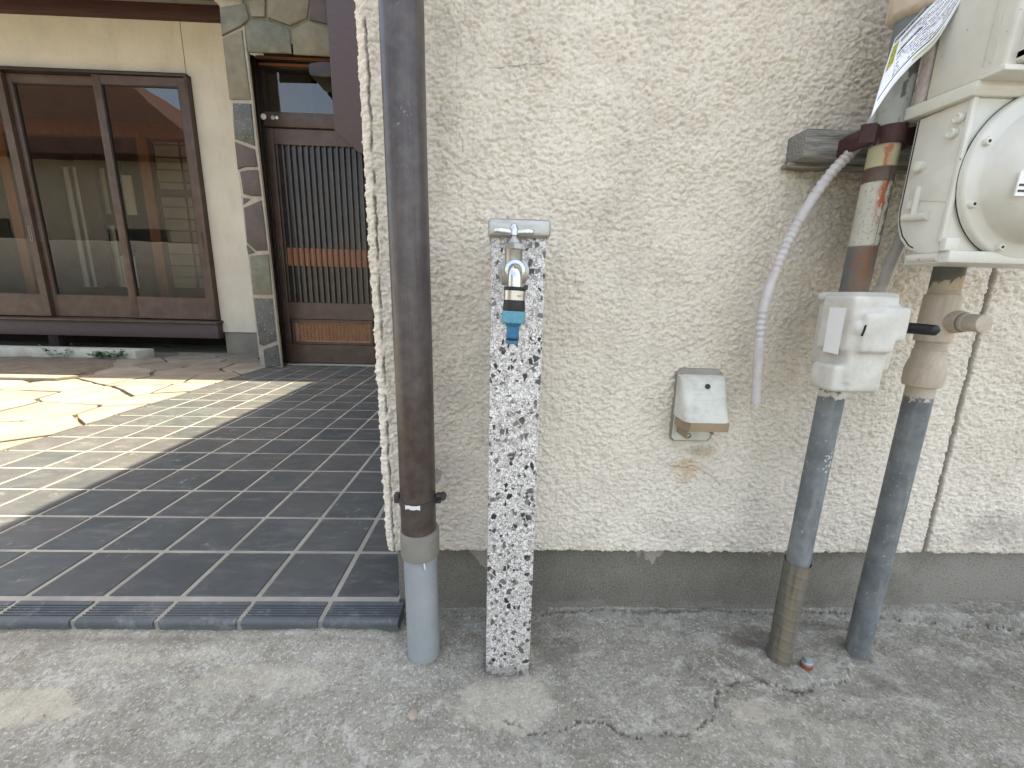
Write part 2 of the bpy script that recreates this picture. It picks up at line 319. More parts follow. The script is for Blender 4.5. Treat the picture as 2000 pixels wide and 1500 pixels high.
def from_bm(name, bm, mat, parent=None, loc=None, smooth=40):
    bmesh.ops.recalc_face_normals(bm, faces=bm.faces)
    base = Vector(loc) if loc is not None else (ORG[parent] if parent in ORG else Vector((0, 0, 0)))
    bmesh.ops.translate(bm, verts=bm.verts, vec=-base)
    me = bpy.data.meshes.new(name); bm.to_mesh(me); bm.free()
    if smooth: me.shade_smooth(); me.set_sharp_from_angle(angle=radians(smooth))
    return link(name, me, mat, parent, base)
def bm_box(bm, x0, x1, y0, y1, z0, z1, bev=0, seg=2):
    r = bmesh.ops.create_cube(bm, size=1, matrix=Matrix.Translation(((x0+x1)/2, (y0+y1)/2, (z0+z1)/2)) @ Matrix.Diagonal((abs(x1-x0), abs(y1-y0), abs(z1-z0), 1)))
    if bev:
        es = set(e for v in r['verts'] for e in v.link_edges)
        bmesh.ops.bevel(bm, geom=list(es), offset=bev, segments=seg, profile=.5, affect='EDGES')
def box(name, x0, x1, y0, y1, z0, z1, mat, parent=None, bev=.002, seg=2, loc=None):
    bm = bmesh.new(); bm_box(bm, x0, x1, y0, y1, z0, z1, bev, seg); return from_bm(name, bm, mat, parent, loc)
def boxes(name, lst, mat, parent=None, bev=.002):
    bm = bmesh.new()
    for b in lst: bm_box(bm, *b, bev, 1)
    return from_bm(name, bm, mat, parent)
def bm_prism(bm, poly, vec, bev=0, seg=2):
    vs = [bm.verts.new(p) for p in poly]; f = bm.faces.new(vs)
    r = bmesh.ops.extrude_face_region(bm, geom=[f]); nv = [v for v in r['geom'] if isinstance(v, bmesh.types.BMVert)]
    bmesh.ops.translate(bm, verts=nv, vec=Vector(vec))
    if bev:
        es = set(e for v in vs+nv for e in v.link_edges); bmesh.ops.bevel(bm, geom=list(es), offset=bev, segments=seg, profile=.5, affect='EDGES')
def prism(name, poly, vec, mat, parent=None, bev=.001, seg=2, smooth=40, loc=None):
    bm = bmesh.new(); bm_prism(bm, poly, vec, bev, seg); return from_bm(name, bm, mat, parent, loc, smooth)
def tube_vf(path, rad, segs=20, cap=True):
    path = [Vector(p) for p in path]; n = len(path); V = []; Fc = []
    if not hasattr(rad, '__len__'): rad = [rad]*n
    T = [(path[min(i+1, n-1)]-path[max(i-1, 0)]).normalized() for i in range(n)]
    up = Vector((0, 0, 1)) if abs(T[0].z) < .9 else Vector((0, -1, 0))
    N = (up - T[0]*up.dot(T[0])).normalized()
    for i in range(n):
        N = (N - T[i]*N.dot(T[i])).normalized(); B = T[i].cross(N)
        for k in range(segs):
            a = 2*pi*k/segs; V.append(path[i] + (N*cos(a)+B*sin(a))*rad[i])
    for i in range(n-1):
        for k in range(segs):
            a = i*segs+k; b = i*segs+(k+1) % segs; Fc.append((a, b, b+segs, a+segs))
    if cap: Fc.append(tuple(range(segs))[::-1]); Fc.append(tuple((n-1)*segs+k for k in range(segs)))
    return V, Fc
def tube(name, path, rad, mat, parent=None, segs=20, cap=True, smooth=40):
    V, Fc = tube_vf(path, rad, segs, cap); return mesh(name, V, Fc, mat, parent, smooth=smooth)
def lathe(name, o, axis, prof, mat, parent=None, segs=32, smooth=35):
    """prof: (distance along axis, radius)"""
    o = Vector(o); a = Vector(axis).normalized(); path = [o + a*d for d, r in prof]
    V = []; Fc = []; up = Vector((0, 0, 1)) if abs(a.z) < .9 else Vector((0, -1, 0)); N = (up-a*up.dot(a)).normalized(); B = a.cross(N)
    for (d, r), p in zip(prof, path):
        for k in range(segs): t = 2*pi*k/segs; V.append(p + (N*cos(t)+B*sin(t))*max(r, .00005))
    for i in range(len(prof)-1):
        for k in range(segs):
            x = i*segs+k; y = i*segs+(k+1) % segs; Fc.append((x, y, y+segs, x+segs))
    Fc.append(tuple(range(segs))[::-1]); Fc.append(tuple((len(prof)-1)*segs+k for k in range(segs)))
    return mesh(name, V, Fc, mat, parent, smooth=smooth)

# ---- numpy noise
_P = RNG.permutation(4096)
_G = RNG.random((4096,))*2*pi
def perlin(x, y):
    xi = np.floor(x).astype(int); yi = np.floor(y).astype(int); xf = x-xi; yf = y-yi
    u = xf*xf*xf*(xf*(xf*6-15)+10); v = yf*yf*yf*(yf*(yf*6-15)+10)
    def g(ix, iy):
        h = _G[_P[(_P[ix & 4095]+iy) & 4095]]; return np.cos(h)*(x-ix)+np.sin(h)*(y-iy)
    a = g(xi, yi); b = g(xi+1, yi); c = g(xi, yi+1); d = g(xi+1, yi+1)
    return ((a+(b-a)*u)*(1-v)+(c+(d-c)*u)*v)*1.5
def fbm(x, y, o=4, g=.5):
    s = 0; a = 1
    for i in range(o): s = s+a*perlin(x*2**i+i*17.3, y*2**i+i*9.1); a *= g
    return s
def lumps(x, y, seed=0, steep=1.5):
    """rounded, overlapping blobs of sprayed plaster: highest blob wins; undersides steeper"""
    xi = np.floor(x).astype(int); yi = np.floor(y).astype(int); h = np.full(x.shape, -1.)
    for dx in (-1, 0, 1):
        for dy in (-1, 0, 1):
            cx_ = xi+dx; cy_ = yi+dy; k = _P[(_P[(cx_+seed) & 4095]+cy_) & 4095]
            r1 = (k*0.6180339) % 1; r2 = (k*0.7548776) % 1; r3 = (k*0.5698402) % 1
            u = x-(cx_+.1+.8*r1); v = y-(cy_+.1+.8*r2); v = np.where(v < 0, v*steep, v)
            h = np.maximum(h, .55+.45*r3-(u*u+v*v)*(.9+.8*r2))
    return np.clip(h, 0, 1)
def polydist(X, Y, pts):
    d = np.full(X.shape, 9.)
    for (ax, ay), (bx, by) in zip(pts[:-1], pts[1:]):
        vx, vy = bx-ax, by-ay; t = np.clip(((X-ax)*vx+(Y-ay)*vy)/(vx*vx+vy*vy+1e-12), 0, 1)
        d = np.minimum(d, np.hypot(X-ax-t*vx, Y-ay-t*vy))
    return d
def sm(x, a, b):
    t = np.clip((x-a)/(b-a), 0, 1); return t*t*(3-2*t)
def gridmesh(name, P3, nu, nv, mat, parent=None, attrs=None, kind=None, flip=False):
    """P3: (nu*nv,3) array, index = i*nv+j"""
    base = np.array(ORG[parent]) if parent in ORG else np.zeros(3)
    me = bpy.data.meshes.new(name); n = nu*nv
    i, j = np.meshgrid(np.arange(nu-1), np.arange(nv-1), indexing='ij'); a = (i*nv+j).ravel()
    q = np.stack([a, a+nv, a+nv+1, a+1], 1) if not flip else np.stack([a, a+1, a+nv+1, a+nv], 1)
    me.vertices.add(n); me.vertices.foreach_set('co', (P3-base).astype(np.float32).ravel())
    me.loops.add(q.size); me.loops.foreach_set('vertex_index', q.ravel().astype(np.int32))
    me.polygons.add(len(q)); me.polygons.foreach_set('loop_start', np.arange(0, q.size, 4, dtype=np.int32))
    me.update(calc_edges=True); me.shade_smooth()
    for k, v in (attrs or {}).items():
        if v.ndim == 1: at_ = me.attributes.new(k, 'FLOAT', 'POINT'); at_.data.foreach_set('value', v.astype(np.float32))
        else: at_ = me.attributes.new(k, 'FLOAT_COLOR', 'POINT'); at_.data.foreach_set('color', np.concatenate([v, np.ones((n, 1))], 1).astype(np.float32).ravel())
    o = link(name, me, mat, parent, tuple(base))
    return o

# ------------------------------------------------------------------ THE GROUND
def axis_pts(fine0, fine1, step, outs0, outs1):
    return np.concatenate([np.array(outs0, float), np.arange(fine0, fine1, step), np.array(outs1, float)])
gx = axis_pts(-1.02, 1.36, .003, [-150, -40, -12, -5, -3, -2, -1.5, -1.2, -1.08], [1.37, 1.5, 1.8, 2.5, 5, 15, 50, 150])
gy = axis_pts(.40, .735, .003, [-150, -40, -12, -4, -1.5, -.5, 0, .2, .3, .35], [.74, .8, .95, 1.2, 1.7, 2.5, 4, 8, 20, 60, 150])
GX, GY = np.meshgrid(gx, gy, indexing='ij')
def gpts(l, ox, oy, s): return [tuple(at(ox+x*s, oy+y*s, Z=0))[:2] for x, y in l]
crA = gpts([(0, 1175), (40, 1140), (100, 1110), (150, 1090), (190, 1065), (250, 1078), (330, 1105), (400, 1130), (480, 1150), (560, 1160), (610, 1150), (640, 1132), (700, 1120), (760, 1122), (800, 1110), (860, 1085), (845, 1050), (820, 1010)], 1400, 1000, .3)
crA2 = gpts([(640, 1135), (590, 1170), (510, 1195)], 1400, 1000, .3)
crB = gpts([(1695, 790), (1717, 850), (1712, 900), (1708, 960), (1690, 1010), (1640, 1030), (1600, 1065), (1560, 1085), (1480, 1090), (1400, 1105), (1330, 1108), (1270, 1105), (1230, 1088), (1200, 1090), (1150, 1070), (1130, 1050), (1090, 1038), (1030, 1030), (960, 1008), (920, 1045), (860, 1075), (800, 1078), (740, 1090), (680, 1092), (640, 1108)], 800, 1050, .35)
crC = gpts([(1717, 850), (1760, 835), (1830, 800)], 800, 1050, .35)
crD = gpts([(540, 1020), (600, 1050), (630, 1052)], 800, 1050, .35)
wx = GX+.0035*fbm(GX*60, GY*60, 4, .7); wy = GY+.0035*fbm(GX*60+50, GY*60, 4, .7)
crk = np.zeros_like(GX); edge = np.zeros_like(GX)
fine = ((GX > -1.02) & (GX < 1.36) & (GY > .38) & (GY < .76)).astype(float)
wv = .55+.45*np.clip(fbm(GX*45, GY*45, 3)+.5, 0, 1)
crF = [tuple(at(x, y, Z=0))[:2] for x, y in ((852, 1202), (950, 1203), (1060, 1200), (1150, 1196), (1260, 1195), (1380, 1193), (1500, 1197), (1560, 1196), (1640, 1200), (1760, 1212), (1850, 1222), (1930, 1228), (2000, 1236), (2100, 1250))]
for pts, w in ((crF, .0013), (crA, .0022), (crA2, .0015), (crB, .0017), (crC, .0022), (crD, .002)):
    d = polydist(wx, wy, pts); crk = np.maximum(crk, (1-sm(d, w*.25*wv, w*wv))*np.clip(wv*1.3, 0, 1))
crk *= fine
# the raised mortar patch above crack A (towards the pipes)
def inside(X, Y, poly):
    c = np.zeros(X.shape, bool); n = len(poly)
    for i in range(n):
        x1, y1 = poly[i]; x2, y2 = poly[i-1]
        c ^= ((y1 > Y) != (y2 > Y)) & (X < (x2-x1)*(Y-y1)/(y2-y1+1e-12)+x1)
    return c
patch = inside(wx, wy, crA[:16]+[(.70, .66), (.45, .71), (.28, .70), (.33, .60)]).astype(float)
H = (.0035*fbm(GX*3, GY*3, 3)+.0016*fbm(GX*30, GY*30, 5, .6)+.0009*perlin(GX*160, GY*160))*fine
H += .004*patch*fine - .0055*crk
H += .008*np.exp(-np.maximum(.655-GY, 0)**2/.075**2)*(1-sm(GX, -.24, -.15))*fine
# mortar fillet along the foundation, rising to the right
fy = .712-.045*sm(GX, .60, 1.1)-.006*perlin(GX*9, GX*0)-.004
fil = sm(GY, 0, 1)*0 + sm(GY-fy, -.012, .012)
H += fil*(.004+.020*sm(GX, .55, 1.1))*fine*(GX > -.17)
H += .004*np.exp(-((GX-.022)**2/.05**2+(GY-.545)**2/.025**2))*fine + .007*np.exp(-(((GX+.125)/.045)**2+((GY-.61)/.04)**2))*fine
H += .012*np.exp(-(((GX-.66)/.04)**2+((GY-.60)/.035)**2))*fine
tone = np.zeros_like(GX)
def blob(px, py, rx, ry, v):
    c = at(px, py, Z=0); tone[...] += v*(1-sm(np.hypot((wx-c.x)/rx, (wy-c.y)/ry)+.35*fbm(GX*22, GY*22, 4), .80, 1.0))
blob(985, 1375, .085, .045, .55); blob(1090, 1270, .045, .035, -.55); blob(1062, 1210, .05, .04, -.4); blob(1475, 1250, .05, .03, -.75); blob(1500, 1290, .02, .012, .4)
blob(1480, 1385, .06, .02, .7); blob(1640, 1225, .10, .02, -.45); blob(860, 1215, .05, .05, -.3); blob(100, 1265, .30, .022, -.3); blob(1700, 1345, .05, .02, -.5)
blob(60, 1380, .10, .03, .7); blob(500, 1330, .12, .03, .4); blob(300, 1280, .15, .02, .35); blob(1190, 1450, .18, .02, -.25); blob(1560, 1440, .2, .03, .25); blob(1850, 1330, .15, .04, -.3)
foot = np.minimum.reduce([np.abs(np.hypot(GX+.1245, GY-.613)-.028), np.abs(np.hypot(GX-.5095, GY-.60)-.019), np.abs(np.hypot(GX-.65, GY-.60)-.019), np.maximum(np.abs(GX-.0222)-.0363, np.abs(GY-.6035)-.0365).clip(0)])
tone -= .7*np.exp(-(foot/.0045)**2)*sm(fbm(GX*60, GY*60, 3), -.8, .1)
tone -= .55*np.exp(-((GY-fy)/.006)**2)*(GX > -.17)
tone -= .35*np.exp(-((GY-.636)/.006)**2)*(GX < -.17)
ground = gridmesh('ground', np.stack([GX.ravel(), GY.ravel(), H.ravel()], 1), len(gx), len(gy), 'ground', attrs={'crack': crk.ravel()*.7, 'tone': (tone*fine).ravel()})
tag(ground, 'grey weathered concrete ground with thin cracks below the cream wall', kind='structure')

absorber = box('bounce_absorber', -60, 60, -8, -.22, -.02, .006, 'absorber_dark', bev=0); tag(absorber, 'added dark sheet behind the viewpoint that cuts sunlit ground bounce', kind='structure')  # unseen dark sheet, added to keep ground bounce off the stucco
# ------------------------------------------------------------------ TILED PATH
TX0 = -1.79; TY0 = .655; P = .1485; TZ = .026
path = box('path', TX0, -.192, .6585, 3.42, -.01, TZ-.0022, 'grout', bev=0); tag(path, 'dark slate tile path with pale grout and grooved nosing tiles leading to the door', kind='structure')
gxl = -.918+P*5   # -.1755: right-most joint
def tile_mesh(w, d, h):
    bm = bmesh.new(); bm_box(bm, -w/2, w/2, -d/2, d/2, -h, 0, .0018, 1)
    me = bpy.data.meshes.new('tile'); bmesh.ops.recalc_face_normals(bm, faces=bm.faces); bm.to_mesh(me); bm.free(); return me
G = .0100
tm = tile_mesh(P-G, P-G, .010)
def tile_at(me, cx, cy, name='tile', z=TZ):
    o = link(name, me, 'tile' if name == 'tile' else 'nosing', path, (cx, cy, z+random.uniform(-.0006, .0006))); o.rotation_euler = (random.uniform(-.003, .003), random.uniform(-.003, .003), random.uniform(-.004, .004)); return o
for r in range(18):
    for c in range(-6, 5):
        x0 = -.918+P*c; y0 = .7165+P*r
        if x0+P > -.192:
            continue
        tile_at(tm, x0+P/2, y0+P/2)
# cut tiles against the wall and against the door sill
tmc = tile_mesh(-.196-(-.918+P*4+G/2)-.001, P-G, .010)
for r in range(18): tile_at(tmc, (-.196-.918+P*4+G/2)/2, .7165+P*(r+.5))
def nose_mesh(w):
    # profile (y,z) from back to front with five grooves and a rolled nose
    prof = [(.0, 0)]
    for k in range(5):
        y = -.010-k*.0062; prof += [(y, 0), (y-.0008, -.0028), (y-.0030, -.0028), (y-.0038, 0)]
    prof += [(-.0445, 0), (-.0475, -.0008), (-.050, -.003), (-.0512, -.006), (-.0512, -.011), (-.0490, -.0125), (-.0490, -.024), (0, -.024)]
    V = []; n = len(prof)
    for s in (-1, 1):
        for y, z in prof: V.append((s*w/2, y, z))
    Fc = [(i, (i+1) % n, n+(i+1) % n, n+i) for i in range(n)]+[tuple(range(n))[::-1], tuple(range(n, 2*n))]
    me = bpy.data.meshes.new('nosing_tile'); me.from_pydata(V, [], Fc); me.update(); return me
nm = nose_mesh(P-G)
for c in range(-6, 5):
    x0 = -.918+P*c
    tile_at(nm, x0+P/2, .7055, 'nosing_tile', TZ+.0005)
box('edge_strip', TX0-.022, TX0-.002, .66, 3.15, -.005, TZ-.004, 'mortar', path, .003)

# ------------------------------------------------------------------ FLAGSTONES
base_fl = box('flagstone_path', -5.6, TX0-.026, .62, 3.88, -.02, .006, 'soil', bev=0); tag(base_fl, 'pale crazy paving of irregular flagstones left of the dark tile path', kind='structure')
def clip(poly, a, b, c):   # keep a*x+b*y<=c
    out = []
    for i in range(len(poly)):
        p, q = poly[i-1], poly[i]; dp = a*p[0]+b*p[1]-c; dq = a*q[0]+b*q[1]-c
        if (dp <= 0) != (dq <= 0):
            t = dp/(dp-dq); out.append((p[0]+(q[0]-p[0])*t, p[1]+(q[1]-p[1])*t))
        if dq <= 0: out.append(q)
    return out
seeds = []
for i in range(-1, 11):
    for j in range(-1, 16):
        seeds.append((-5.6+(i+.5+(.25 if j % 2 else 0)+random.uniform(-.36, .36))*.39, .62+(j+.5+random.uniform(-.36, .36))*.245))
for k, (sx, sy) in enumerate(seeds):
    poly = [(-5.6, .63), (TX0-.03, .63), (TX0-.03, 3.87), (-5.6, 3.87)]
    for l, (tx, ty) in enumerate(seeds):
        if l == k or math.hypot(tx-sx, ty-sy) > 1.3: continue
        a, b = tx-sx, ty-sy; n = math.hypot(a, b); c = (a*(tx+sx)/2+b*(ty+sy)/2)-.009*n; poly = clip(poly, a, b, c)
        if len(poly) < 3: break
    if len(poly) < 3: continue
    cx = sum(p[0] for p in poly)/len(poly); cy = sum(p[1] for p in poly)/len(poly)
    # soil bed occupies the back left corner
    if cx < -2.85-(cy-2.66)*.15 and cy > 2.66: continue
    # rough the outline a little
    pts = []
    for i in range(len(poly)):
        p, q = poly[i-1], poly[i]; L = math.hypot(q[0]-p[0], q[1]-p[1]); m_ = max(1, int(L/.07))
        for s in range(m_):
            t = s/m_; e = 0 if s == 0 else random.uniform(-.006, .006)
            pts.append((p[0]+(q[0]-p[0])*t+e, p[1]+(q[1]-p[1])*t+e))
    z1 = .024+random.uniform(-.002, .003)
    V = [(x, y, .005) for x, y in pts]+[(x, y, z1-.003) for x, y in pts]+[(cx+(x-cx)*.985, cy+(y-cy)*.985, z1) for x, y in pts]; n = len(pts)
    Fc = [(i, (i+1) % n, n+(i+1) % n, n+i) for i in range(n)]+[(n+i, n+(i+1) % n, 2*n+(i+1) % n, 2*n+i) for i in range(n)]+[tuple(range(2*n, 3*n))]
    mesh('flagstone', V, Fc, 'flag', base_fl, (cx, cy, z1))
# soil bed, its slab edge, kerb
V = []; 
sp = [(-5.6, 2.69), (-2.90, 2.69), (-3.02, 3.44), (-5.6, 3.44)]
sx_ = np.linspace(0, 1, 60); sy_ = np.linspace(0, 1, 24); A, B = np.meshgrid(sx_, sy_, indexing='ij')
X = -5.6+A*(2.70-.12*B); Y = 2.69+.77*B
Z = .026+.008*fbm(X*4, Y*4, 4)+.004*fbm(X*25, Y*25, 3)-.02*(A > .985)
soil = gridmesh('soil', np.stack([X.ravel(), Y.ravel(), Z.ravel()], 1), 60, 24, 'soil'); tag(soil, 'bare brown soil bed beside the flagstones under the window', kind='structure')
slab = prism('slab_edge', [(-5.6, 2.60, .012), (-2.80, 2.60, .012), (-2.74, 2.69, .012), (-5.6, 2.69, .012)], (0, 0, .032), 'flag', None, .004)
tag(slab, 'thin pale stone edging in front of the soil bed', 'edging')
kerb = prism('kerb', [(-5.7, 3.47, .0), (-3.04, 3.47, .0), (-3.00, 3.62, .0), (-5.7, 3.62, .0)], (0, 0, .095), 'concrete', None, .010)
tag(kerb, 'low pale concrete kerb between soil bed and dark underfloor gap', 'kerb')

def weed(px, py, n, spread, label, hgt):
    c = at(px, py, Z=.03); V = []; Fc = []
    for k in range(n):
        a = random.uniform(0, 2*pi); rr = spread*random.random(); b = Vector((c.x+rr*cos(a)*1.5, c.y+rr*sin(a)*.5, .03))
        tip = b+Vector((cos(a)*hgt*.6, sin(a)*hgt*.5, hgt*random.uniform(.3, 1)))
        for s in range(4):
            p = b.lerp(tip, .3+.23*s); d = Vector((random.uniform(-1, 1), random.uniform(-1, 1), random.uniform(0, .6))).normalized(); w = d.cross(Vector((0, 0, 1))).normalized(); L = random.uniform(.022, .042)
            i = len(V); V += [p, p+d*L*.5+w*L*.34, p+d*L+Vector((0, 0, -.003)), p+d*L*.5-w*L*.34]; Fc.append((i, i+1, i+2, i+3))
        i = len(V); V += [b, b+Vector((.002, 0, 0)), tip+Vector((.001, 0, 0)), tip]; Fc.append((i, i+1, i+2, i+3))
    return tag(mesh('weed', V, Fc, 'leaf', None, (c.x, c.y, .03)), label, 'weed', 'weeds at the kerb')
weed(115, 698, 12, .06, 'taller green weed with a leaning stem before the middle of the kerb', .11)
weed(212, 699, 44, .085, 'low spreading green weed clump near the kerb end', .055)

V = []; Fc = []
gx_ = RNG.uniform(-.98, 1.25, 1500); gy_ = RNG.uniform(.42, .70, 1500)
for x, y in zip(gx_, gy_):
    if (x < -.17 and y > .645) or math.hypot(x+.1245, y-.613) < .03 or (-.02 < x < .065 and y > .56) or random.random() > .35+.65*(y > .62): continue
    r = random.choice((.0009, .0012, .0016, .0022, .003) if random.random() < .5 else (.0009, .0012)); a = random.uniform(0, 6.28)
    i = len(V)
    for k in range(4):
        t_ = a+k*1.57+random.uniform(-.4, .4); V.append((x+r*cos(t_)*random.uniform(.7, 1.3), y+r*sin(t_)*random.uniform(.7, 1.3), .0008))
    V.append((x, y, .0035+r*.8)); Fc += [(i, i+1, i+4), (i+1, i+2, i+4), (i+2, i+3, i+4), (i+3, i, i+4)]
gr_ = mesh('grit', V, Fc, 'pebble2', None, (0, .6, 0)); tag(gr_, 'loose sand and grit scattered over the concrete ground', 'grit', None, 'stuff')
# ------------------------------------------------------------------ NEAR BUILDING
wing = thing('plastered_building', (-.2, .71, 0), 'cream rough stucco wall on a dark grey foundation filling the right of the picture', 'building')
su0 = np.arange(-.238, 1.335, .0016)   # arc length along front (starts round the corner)
sz = np.concatenate([np.array([.1455, .146, .1465]), np.arange(.147, 1.075, .0016)])
U, Zz = np.meshgrid(su0, sz, indexing='ij')
Rc = .009; xc = -.207-.012*(Zz-.14)+.004*0  # corner x, leaning a little as in the photo
xc = xc+.0012*fbm(Zz*30, Zz*0+3, 3)
arc = Rc*pi/2
s = U-(xc+Rc)          # >=0 on the front plane
t = np.clip(-s/arc, 0, 1)*pi/2
nx = -np.sin(t); ny = -np.cos(t)
bx = np.where(s >= 0, U, xc+Rc-Rc*np.sin(t)); by = np.where(s >= 0, .70, .70+Rc-Rc*np.cos(t))
back = np.maximum(-s-arc, 0); by = by+back
px_ = U+.0028*fbm(U*90, Zz*90, 2); pz_ = Zz+.0028*fbm(U*90+30, Zz*90, 2)
f1 = .5+.5*fbm(U*3.1+9, Zz*3.7, 3)   # the spray pattern changes slowly over the wall
b1 = lumps(px_*165, pz_*200); b2 = lumps(px_*290+7, pz_*330+3, 50, 1.2); b3_ = .5+.7*perlin(px_*85+5, pz_*105)
b3 = fbm(U*14, Zz*14, 2)
disp = (.0037+.0012*f1)*b1*(.55+.6*np.clip(b3_, 0, 1))+.0016*b2+.0016*b3_+.0004*perlin(U*420, Zz*420); crease_shade = (1-sm(b1, .15, .42))*.45  # last term: mask for the painted crease shade, from lump height
soft = .6+.4*np.clip(b3+.6, 0, 1); disp = disp*soft
crack_x = -.193-.012*(Zz-.14)-.002*0+.0022*fbm(Zz*28, Zz*0+8, 4, .6)
dcr = np.abs(U-crack_x); cw = .0018+.0012*np.clip(fbm(Zz*40, Zz*0+1, 2), -.6, 1)
crW = (1-sm(dcr, cw*.4, cw*1.6))*sm(fbm(Zz*25, Zz*0+5, 2), -.5, .1)
disp += .003*np.exp(-((U-crack_x-.0)/.007)**2)-.004*crW + .0016*fbm(U*110, Zz*90, 3)*(np.abs(U-crack_x) < .02)
seamx = .834+.010*(.705-Zz)/.55; ds = np.abs(U-seamx+.0007*fbm(Zz*60, Zz*0, 3)); seam = 1-sm(ds, .0030, .0055)
disp = disp*(1-seam)-.0045*seam
# knocked-off patch right of the downspout near the bottom
hp = at(853, 930, Y=.70); hd = np.hypot((U-hp.x)/.010, (Zz-hp.z)/.016)+.15*fbm(U*80, Zz*80, 3); hole = 1-sm(hd, .8, 1.05); disp = disp*(1-hole)-.001*hole
crW = np.maximum(crW, seam*.60); edge_in = 1-sm(Zz, .146, .153); disp -= .0015*edge_in
X = bx+nx*disp; Y = by+ny*disp; Zw = Zz+.0028*fbm(U*45, U*0+4, 4, .6)*(1-sm(Zz, .147, .17))
for k, yb in enumerate((.716, .708, .702)): Y[:, k] = np.where(s[:, k] >= 0, yb, Y[:, k])
dirt = .75*hole+1.1*seam
dirt += .35*(1-sm(np.abs(Zz-.16), 0, .05))*np.clip(fbm(U*6, Zz*6, 3), 0, 1)
def wb(px, py, rx, rz, v, arr):
    c = at(px, py, Y=.70); arr += v*(1-sm(np.hypot((U-c.x)/rx, (Zz-c.z)/rz)+.3*fbm(U*18, Zz*18, 4), .45, 1.1))
for a_ in ((870, 150, .03, .16, .30), (1000, 60, .10, .14, .12), (1930, 1030, .06, .05, .45), (1985, 1045, .05, .05, .4), (880, 920, .06, .05, .25), (1610, 340, .08, .015, .5), (1560, 320, .015, .025, .6), (1320, 800, .006, .05, .7), (1360, 880, .035, .012, .5), (1640, 420, .08, .09, .22)): wb(*a_, dirt)
dirt += .30*(1-sm(Zz, .15, .25))*sm(fbm(U*9, Zz*7, 4), -.1, .7)+.16*sm(fbm(U*7+3, Zz*1.3, 4, .6), .2, .9)
for hl in (((955, 134), (985, 132), (1010, 130), (1035, 127), (1062, 128)), ((897, 262), (905, 280), (903, 296)), ((1300, 905), (1330, 912), (1352, 908), (1390, 930), (1405, 945))):
    q_ = [(at(a, b, Y=.70).x, at(a, b, Y=.70).z) for a, b in hl]; crW = np.maximum(crW, (1-sm(polydist(U+.0015*fbm(U*80, Zz*80, 3), Zz+.0015*fbm(U*80+9, Zz*80, 3), q_), .0003, .0013))*.7)
rust = np.zeros_like(U); wb(1340, 915, .03, .035, .65, rust); wb(1365, 885, .03, .012, .5, rust); wb(1500, 700, .16, .2, .10, rust)
nU, nZ = U.shape
sw = gridmesh('stucco_face', np.stack([X.ravel(), Y.ravel(), Zw.ravel()], 1), nU, nZ, 'stucco', wing, {'dirt': np.clip(dirt, 0, 1).ravel(), 'crack': np.clip(crW*.85, 0, 1).ravel(), 'rust': np.clip(rust, 0, 1).ravel(), 'crease_shade': np.clip(crease_shade, 0, 1).ravel()})
wb_ = boxes('wall', [(-.209, -.17, .722, 3.18, .147, 2.95), (-.214, 4.5, .703, .7215, 1.073, 2.95), (1.333, 4.5, .697, .7215, .147, 1.0725), (-.168, 4.5, .735, .80, .03, 2.90)], 'stucco', wing, 0)
box('foundation', -.192, 4.5, .716, .733, -.05, .150, 'found_wall', wing, .001)
box('foundation', -.180, -.15, .735, 3.2, -.05, .150, 'found', wing, 0)
box('roof', -.59, 5.1, -.02, 3.05, 2.97, 3.07, 'eave', wing, .004)
box('fascia', -.60, -.585, -.03, 3.05, 2.92, 3.10, 'alu_dark', wing, .002)
box('fascia', -.60, 5.1, -.045, -.03, 2.92, 3.10, 'alu_dark', wing, .002)
V, Fc = tube_vf([(-.62, -.10, 2.95), (5.1, -.10, 2.95)], .05, 16); 

# ------------------------------------------------------------------ DOWNSPOUT
dsx, dsy = -.1285, .613
dsp = thing('downspout', (-.125, .613, 0), 'dark brown round downspout running down the wall corner into a silver grey pipe', 'pipe')
def painted(name, path_fn, z0, z1, dz, rfn, segs, colfn, mat, parent):
    zz = np.arange(z0, z1+dz*.5, dz); th = np.linspace(0, 2*pi, segs+1)
    Zg, T = np.meshgrid(zz, th, indexing='ij'); cx, cy = path_fn(Zg); r = rfn(Zg, T)
    X = cx+r*np.sin(T); Y = cy-r*np.cos(T)
    col = colfn(Zg, np.where(T > pi, T-2*pi, T))
    return gridmesh(name, np.stack([X.ravel(), Y.ravel(), Zg.ravel()], 1), len(zz), segs+1, mat, parent, {'paint': col.reshape(-1, 3)}, flip=True)
def lerp(a, b, t): return np.array(a)*(1-t[..., None])+np.array(b)*t[..., None]
def dcol(Z, T):
    b = np.clip(fbm(T*2.5, Z*5, 4)+.4, 0, 1); c = lerp((.062, .050, .052), (.082, .068, .070), b)
    low = sm(.62-Z, 0, .25); c = c*(1-low[..., None])+np.array((.055, .036, .028))*low[..., None]
    st = sm(fbm(T*14, Z*2.2+4, 4, .6), .25, .7)*.35; c = c*(1-st[..., None])+np.array((.028, .02, .018))*st[..., None]
    q = T*.0285; lin = 1-sm(np.abs(perlin(q*75+Z*40+.6*perlin(q*60, Z*60), Z*55-q*30)), .0, .05); sc = lin*sm(fbm(q*90, Z*90, 3), -.1, .3)*np.exp(-((Z-.835)/.020)**2-((T-.15)/.5)**2)*.9 + (1-sm(np.abs(perlin(q*40+9, Z*14)), 0, .012))*sm(fbm(q*30+4, Z*12, 3), .3, .5)*.22; sc = np.clip(sc, 0, .8)
    return c*(1-sc[..., None])+np.array((.38, .34, .29))*sc[..., None]
painted('brown_pipe', lambda Z: (-.1285-.0045*sm(Z, .3, 1.), .613+0*Z), .235, 1.35, .002, lambda Z, T: .0282+.0*Z, 144, dcol, 'spoutpipe', dsp)
